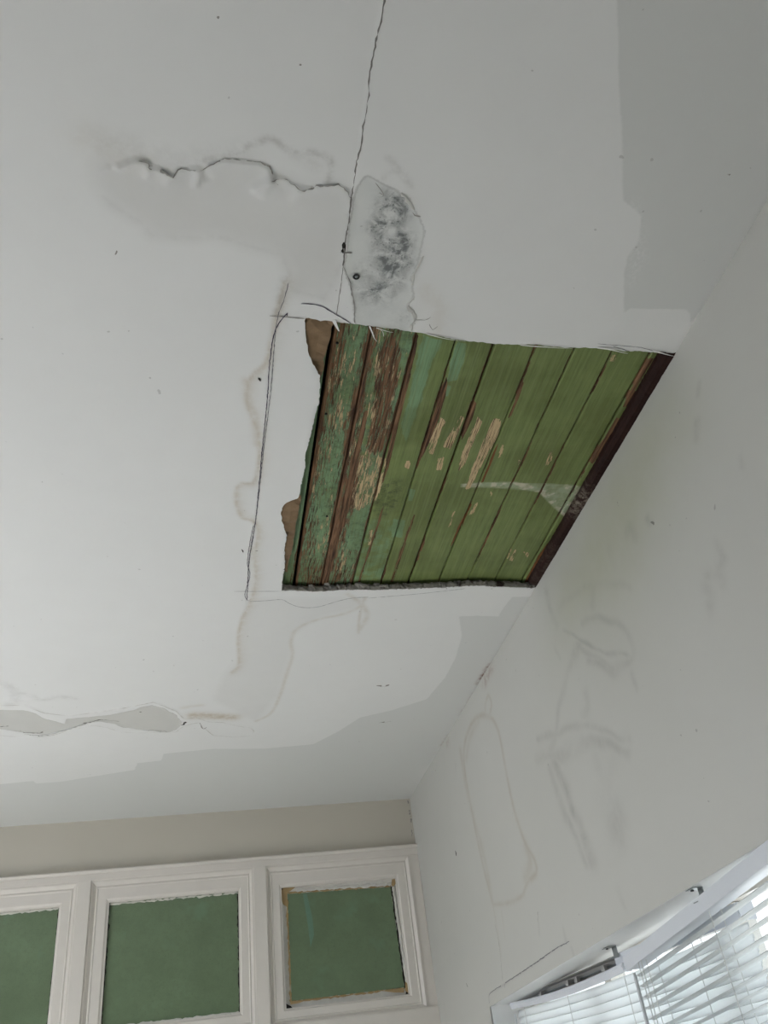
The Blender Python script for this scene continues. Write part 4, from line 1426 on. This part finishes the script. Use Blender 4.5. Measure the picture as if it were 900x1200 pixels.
for s_ in (0.34, 0.62, 0.70, 0.93):                                            # cord guides and tilt drums in the channel
    g = MB()
    g.obox(hb + uL * s_ + np.array([-0.028, 0, 0.0015]), uL * 0.012, (0.022, 0, 0), (0, 0, 0.020))
    g.obox(hb + uL * (s_ + 0.003) + np.array([-0.034, 0, 0.004]), uL * 0.024, (0.004, 0, 0), (0, 0, 0.008))
    g.build('cord_guide', MHR, hr).matrix_parent_inverse = hr.matrix_world.inverted()
h = MB()
h.tube([hb + uL * 0.02 + np.array([-0.015, 0, 0.013]), hb + uL * (LL - 0.02) + np.array([-0.015, 0, 0.013])], 0.003, 6)
h.build('tilt_rod', MMET, hr)
# front strip on the near part of the channel, added to hide its dark inside
child(MB().obox(hb + uL * LL + np.array([-0.035, 0, -0.004]), uL * 0.003, (0.037, 0, 0), (0, 0, 0.036)).build('end_cap', MVAL), blindL)
child(MB().obox(hb + uL * 1.05 + np.array([-0.0345, 0, -0.004]), uL * (LL - 1.05), (-0.002, 0, 0), (0, 0, 0.036)).build('front_strip', MVAL, None, False, 0.0006), blindL)
# sagging front strip
STRIP = [(598, 1175.2), (618, 1170.8), (640, 1165), (664, 1157), (688, 1147.2), (708, 1138.5), (729, 1128)]
qs = np.array([on_x(a, b, XW + 0.058) for a, b in STRIP])
qs = smooth_line(qs, 0.03)
rows = []
rings = []
for i, p in enumerate(qs):
    t = i / (len(qs) - 1)
    hh = 0.021
    rings.append([p, p + np.array([-0.004, 0, -hh * 0.35]), p + np.array([0, 0, -hh]), p + np.array([0.008, 0, -hh]), p + np.array([0.003, 0, -hh * 0.5]), p + np.array([0.004, 0, 0])])
child(MB().loft(rings).build('front_strip', MVAL, None, False), blindL)
NS = 33
for k in range(NS):
    org = A0 + uL * 0.004 + np.array([0.010, 0, -0.049 - 0.0238 * k])
    sag = 0.006 + 0.010 * math.exp(-k / 6)
    rows = slat_mesh(LL - 0.008 + random.uniform(-0.006, 0.006) + 0.002 * k, 0.0265, math.radians(72 + random.uniform(-3, 3)), sag, k)
    child(blind_part(rows, org, uL, -nL, 'slat', MSL, None), blindL)
for s_ in (0.16, 0.62, 1.08, 1.5):
    p = A0 + uL * s_
    for dx_ in (-0.006, 0.020):
        child(MB().tube([p + np.array([dx_, 0, -0.03]), p + np.array([dx_, 0, -0.5]), p + np.array([dx_, 0, SILL + 0.04 - p[2]])], 0.0011, 5).build('ladder_cord', MCD), blindL)
p = A0 + uL * 0.085 + np.array([-0.022, 0, 0])
child(MB().tube([p + np.array([0, 0, -0.05]), p + np.array([0, 0, -0.45])], 0.0032, 6).build('tilt_wand', MWND), blindL)
child(MB().obox(A0 + np.array([-0.004, 0, SILL + 0.012 - A0[2]]), uL * LL + np.array([0, 0, -uL[2] * LL]), (0.028, 0, 0), (0, 0, 0.014)).build('bottom_rail', MVAL), blindL)

# the nearer blind: open slats, fascia still on, its far end dropped and swung
B0 = on_x(729.5, 1122.5, XW + 0.040)
B1 = on_x(900, 983.5, XW - 0.012)
uR = (B1 - B0) / np.linalg.norm(B1 - B0)
LR = float(np.linalg.norm(B1 - B0)) + 0.28
nR = np.array([-uR[1], uR[0], 0.0])
nR /= np.linalg.norm(nR)
if nR[0] > 0:
    nR = -nR                                                                   # towards the room
blindR = empty('venetian_blind', (float(B0[0]), float((B0 + uR * LR / 2)[1]), SILL))
tag(blindR, 'white venetian blind hanging askew with open slats, fascia and tilt wand, nearer end of window', 'window blind')
upv = np.array([0, 0, 1.0])
child(MB().obox(B0, uR * LR, -nR * 0.003, -upv * 0.033).build('valance', MVAL, None, False, 0.0008), blindR)
h = MB()
h.obox(B0 - nR * 0.006 - upv * 0.005 + uR * 0.010, uR * (LR - 0.02), -nR * 0.036, -upv * 0.027)
hr2 = child(h.build('headrail', MVAL, None, False, 0.001), blindR)
child(MB().obox(B0 - nR * 0.003 - upv * 0.0315, uR * LR, -nR * 0.010, -upv * 0.0015).build('valance_lip', MVAL), blindR)
NR = 33
for k in range(NR):
    off = 0.010 + 0.0035 * k if k < 7 else 0.034
    org = B0 - nR * 0.024 + uR * off - upv * (0.050 + 0.0248 * k)
    rows = slat_mesh(LR - 0.02 - off, 0.021, math.radians(4 + random.uniform(-2, 2)), 0.002 + random.uniform(0, 0.002), 200 + k)
    child(blind_part(rows, org, uR, nR, 'slat', MSL, None), blindR)
for s_ in (0.13, 0.54, 0.98):
    p = B0 - nR * 0.024 + uR * s_
    for dd in (-0.014, 0.014):
        q = p + nR * dd
        child(MB().tube([q - upv * 0.03, q - upv * 0.4, np.array([q[0], q[1], SILL + 0.03])], 0.0010, 5).build('ladder_cord', MCD), blindR)
for s_ in (0.115, 0.135):
    p = B0 + uR * s_ + nR * 0.006
    child(MB().tube([p - upv * 0.034, p - upv * 0.3 + uR * 0.004, p - upv * 0.62], 0.0012, 5).build('lift_cord', MCD), blindR)
p = B0 + uR * 0.085 + nR * 0.012 - upv * 0.036
w_ = child(MB().tube([p - upv * 0.016, p - upv * 0.03, p - upv * 0.48, p - upv * 0.5], [0.003, 0.0045, 0.0045, 0.003], 6).build('tilt_wand', MWND, None, True), blindR)
hk = MB().tube([p + upv * 0.008 - nR * 0.01, p + upv * 0.0, p - upv * 0.006 + uR * 0.003, p - upv * 0.016], 0.0014, 5).build('wand_hook', MMET, w_)
hk.matrix_parent_inverse = w_.matrix_parent_inverse
e_ = np.array([B0[0], B0[1], SILL + 0.03]) - nR * 0.036
child(MB().obox(e_, np.array([uR[0], uR[1], 0]) * LR, nR * 0.026, (0, 0, 0.014)).build('bottom_rail', MVAL), blindR)

# sprung metal brackets left under the window head
def clip(px, py, x, label, length):
    c = on_x(px, py, x)
    zt = ztop(c[1])
    o = empty('blind_bracket', (float(c[0]), float(c[1]), zt))
    tag(o, label, 'bracket')
    b = MB()
    b.obox((c[0] - 0.012, c[1] - length / 2, zt - 0.0018), (0.024, 0, 0), (0, length, length * (-0.0)), (0, 0, 0.0016))
    child(b.build('plate', MMET), o)
    b = MB()
    b.obox((c[0] + 0.010, c[1] - length / 2, zt - 0.030), (0.002, 0, 0), (0, length * 0.6, 0), (0, 0, 0.029))
    b.obox((c[0] - 0.010, c[1] - length / 2, zt - 0.030), (0.020, 0, 0), (0, length * 0.6, 0), (0, 0, 0.002))
    child(b.build('hook', MMET), o)
    child(MB().tube([(c[0], c[1] + length * 0.3, zt - 0.0015), (c[0], c[1] + length * 0.3, zt - 0.004)], 0.004, 8).build('screw', MDM), o)
    return o


clip(713, 1108, XW + 0.070, 'bare zinc bracket under the window head above the gap between the two blinds', 0.05)
clip(815, 1047, XW + 0.018, 'zinc bracket under the window head behind the valance of the nearer blind', 0.035)

# ------------------------------------------------------------------ back wall with its three fixed lights
ZC = EYE[2]
z_head, z_strip = ZC + 1.046, ZC + 1.064
xw0, xw1 = -1.46, 0.982
z_lo = ZC + 0.335
wb = MB()
wb.box((XL, YB, z_strip - 0.005), (XW + 0.2, YB + 0.12, H + 0.1))
wb.box((XL, YB, 0), (XW + 0.2, YB + 0.12, z_lo - 0.04))
wb.box((XL, YB, z_lo - 0.04), (xw0 - 0.06, YB + 0.12, z_strip - 0.005))
wb.box((xw0 - 0.06, YB + 0.05, z_lo - 0.04), (XW + 0.2, YB + 0.12, z_strip - 0.005))
wall_back = wb.build('wall_back', MWB)
tag(wall_back, kind='structure')
# moulded picture strip and frame boards
prof = [(0.0, 0.0), (0.030, 0.0), (0.036, 0.004), (0.040, 0.010), (0.036, 0.016), (0.018, 0.020), (0.0, 0.024)]
rings = [[(x, YB - a, z_strip - 0.020 + b) for a, b in prof] for x in np.linspace(XL, XW, 30)]
tag(MB().loft(rings).build('trim_5', MTR), kind='structure')
tag(MB().box((xw0 - 0.06, YB - 0.026, ZC + 1.014), (XW, YB + 0.05, z_strip - 0.019)).build('trim_6', MTR, None, False, 0.002), kind='structure')
for k, (a, b) in enumerate([(xw0 - 0.06, xw0), (-0.627, -0.567), (0.190, 0.252), (0.978, XW)]):
    tag(MB().box((a, YB - (0.030 if k < 3 else 0.018), z_lo), (b, YB + 0.05, ZC + 1.0145)).build('trim_%d' % (7 + k), MTR, None, False, 0.002), kind='structure')
tag(MB().box((xw0 - 0.06, YB - 0.030, z_lo - 0.10), (XW, YB + 0.05, z_lo + 0.001)).build('trim_11', MTR, None, False, 0.002), kind='structure')

SPROF = [(0.0, -0.04), (0.0, 0.022), (0.10, 0.022), (0.26, 0.010), (0.34, 0.013), (0.40, 0.010), (0.84, 0.010), (0.92, 0.005), (1.0, 0.004), (1.0, -0.022), (0.9, -0.04)]


def sash(idx, ox0, ox1, oz0, oz1, ix0, ix1, iz0, iz1, label, pane_quad=None):
    w = empty('window_%d' % idx, ((ox0 + ox1) / 2, YB, oz0))
    tag(w, label, 'window', kind='structure')
    O = [(ox0, oz0), (ox1, oz0), (ox1, oz1), (ox0, oz1)]
    N = [(ix0, iz0), (ix1, iz0), (ix1, iz1), (ix0, iz1)]
    for k, nm in enumerate(('rail', 'stile', 'rail', 'stile')):
        rings = []
        for c in (k, (k + 1) % 4):
            rings.append([(O[c][0] + (N[c][0] - O[c][0]) * t, YB - d, O[c][1] + (N[c][1] - O[c][1]) * t) for t, d in SPROF])
        child(MB().loft(rings).build(nm, MTR), w)
    yp = YB + 0.014
    quad = pane_quad or [(ix0 - 0.004, iz0 - 0.004), (ix1 + 0.004, iz0 - 0.004), (ix1 + 0.004, iz1 + 0.004), (ix0 - 0.004, iz1 + 0.004)]
    rings = [[(x, y, z) for x, z in quad] for y in (yp, yp + 0.004)]
    child(MB().loft(rings).build('glass_pane', MGL), w)
    return w


def putty(w, pts, th, seed, mat=MPT, name='putty', y=YB + 0.012, jit=0.0016):
    """crumbly bead along the edge of a pane"""
    r = np.random.default_rng(seed)
    q = smooth_line(np.array(pts), 0.012, jit, seed, False)
    rings = []
    for p in q:
        t = th * (1 + 0.35 * r.normal())
        rings.append([(p[0] + t * math.cos(a), y + 0.5 * t * math.sin(a), p[1] + t * math.sin(a + 0.6)) for a in np.linspace(0, 2 * math.pi, 6, endpoint=False)])
    return child(MB().loft(rings).build(name, mat), w)


zt_, zb_ = ZC + 0.915, ZC + 0.403
ZO0, ZO1 = z_lo, ZC + 1.0145
w1 = sash(1, xw0, -0.627, ZO0, ZO1, -1.375, -0.705, zb_, zt_, 'leftmost fixed light with green textured glass in a white moulded frame')
w2 = sash(2, -0.567, 0.190, ZO0, ZO1, -0.482, 0.117, zb_, zt_, 'middle fixed light with green textured glass in a white moulded frame')
# the third pane has shrunk in its rebate: old tape and bare putty show all round
pq = [on_y(*p)[[0, 2]] for p in ((342, 1172.5), (474.5, 1156.5), (458.2, 1038.6), (337.3, 1046.8))]
w3 = sash(3, 0.252, 0.978, ZO0, ZO1, 0.325, 0.898, zb_ - 0.004, zt_ - 0.002, 'rightmost fixed light, green glass with peeling tape and bare putty round it', [tuple(p) for p in pq])
for w, xa, xb, sd in ((w1, -1.375, -0.705, 1), (w2, -0.482, 0.117, 2)):
    putty(w, [(xa, zt_ - 0.004), (xb, zt_ - 0.004)], 0.0055, sd * 10, MPT)
    putty(w, [(xa, zb_ + 0.004), (xb, zb_ + 0.004)], 0.0055, sd * 10 + 1, MPT)
    putty(w, [(xb - 0.001, zb_), (xb - 0.001, zt_)], 0.0035, sd * 10 + 2, MDK, 'dark_edge')
    putty(w, [(xa + 0.001, zb_), (xa + 0.001, zt_)], 0.0022, sd * 10 + 3, MDK, 'dark_edge')
# bare white rebate behind the third pane and dark corners
rb = [(0.322, zb_ - 0.008), (0.902, zb_ - 0.008), (0.902, zt_ + 0.002), (0.322, zt_ + 0.002)]
child(MB().loft([[(x, y, z) for x, z in rb] for y in (YB + 0.020, YB + 0.026)]).build('rebate', MPT), w3)
pz = [np.array(p) for p in pq]
putty(w3, [pz[3] + (0, .004), pz[2] + (0, .004)], 0.004, 41, MTP, 'tape_edge', YB + 0.014, 0.0012)
putty(w3, [pz[0] + (-.004, 0), pz[3] + (-.004, 0)], 0.004, 42, MTP, 'tape_edge', YB + 0.014, 0.0014)
putty(w3, [pz[0] + (0, -.004), pz[1] + (0, -.004)], 0.0045, 43, MTP, 'tape_edge', YB + 0.014, 0.0016)
putty(w3, [pz[1] + (.003, 0), pz[2] + (.003, 0)], 0.003, 44, MDK, 'dark_edge', YB + 0.014, 0.001)
putty(w3, [pz[1] + (.016, -.004), pz[2] + (.012, 0)], 0.006, 45, MPT, 'putty', YB + 0.014, 0.0012)
putty(w3, [pz[3] + (0.05, .014), pz[2] + (0, .014)], 0.008, 46, MPT, 'putty', YB + 0.014, 0.0016)


def wquad_px(name, px, y, mat, par, th=0.002):
    q = [on_y(a, b, y) for a, b in px]
    return child(MB().loft([[p for p in q], [p + np.array([0, th, 0]) for p in q]]).build(name, mat), par)


yt = YB + 0.010
t1 = wquad_px('tape', [(329.5, 1043), (334, 1040), (347, 1039), (341, 1043.5), (336.5, 1047), (336, 1053), (338.5, 1058), (336, 1062.5), (331.5, 1059.5), (329.6, 1052)], yt, MTP, w3)
t1['label'] = 'curled piece of old tan tape in the top left corner'
wquad_px('dark_gap', [(329, 1039.5), (346, 1038), (338, 1042), (329.5, 1044.5)], YB + 0.0165, MDK, w3)
wquad_px('dark_gap', [(476, 1162), (483, 1161), (483, 1164), (475.5, 1165)], YB + 0.0165, MDK, w3)
wquad_px('dark_gap', [(335, 1176), (341, 1179), (343.5, 1182), (335.5, 1183)], YB + 0.0165, MDK, w3)
wquad_px('tape', [(475, 1150), (477, 1152), (480.5, 1160), (479, 1164), (475, 1161)], yt, MTP, w3)
wquad_px('tape', [(338.5, 1171), (342, 1173), (358, 1172.5), (350, 1175.5), (341, 1177)], yt, MTP, w3)
wquad_px('tape', [(446, 1161), (473, 1157.5), (473.5, 1163), (462, 1163)], yt, MTP, w3)
wquad_px('tape', [(459.5, 1030.5), (464, 1030), (464, 1035), (461, 1039), (458.5, 1037)], yt, MTP, w3)
wquad_px('stain_streak', [(355, 1048), (359.5, 1047.5), (366, 1075), (368, 1095), (364, 1110), (361, 1085)], YB + 0.0134, plain('pale_green_streak', srgb(104, 136, 116), 0.4, 0, 0.08, 60, 0.1), w3, 0.0005)

# mould and cracks in the corner of the two walls
for k, (px_, py_, l_) in enumerate([(477.5, 938, 4), (479.5, 949, 6), (481, 956, 8), (482, 972, 8)]):
    q = np.array([on_y(px_, py_), on_y(px_ + 0.8, py_ + l_ * 0.5), on_y(px_ + 0.6, py_ + l_)])
    q[:, 1] = YB
    ribbon('dent_mark', smooth_line(q, 0.004, 0.001, k), 0.006, (0, -1, 0), MCF, wall_back, 0.0012, 0.6, k)
q = smooth_line(np.array([on_y(0, 1024, YB), on_y(140, 1014, YB), on_y(140.1, 1014, YB)]), 0.05)
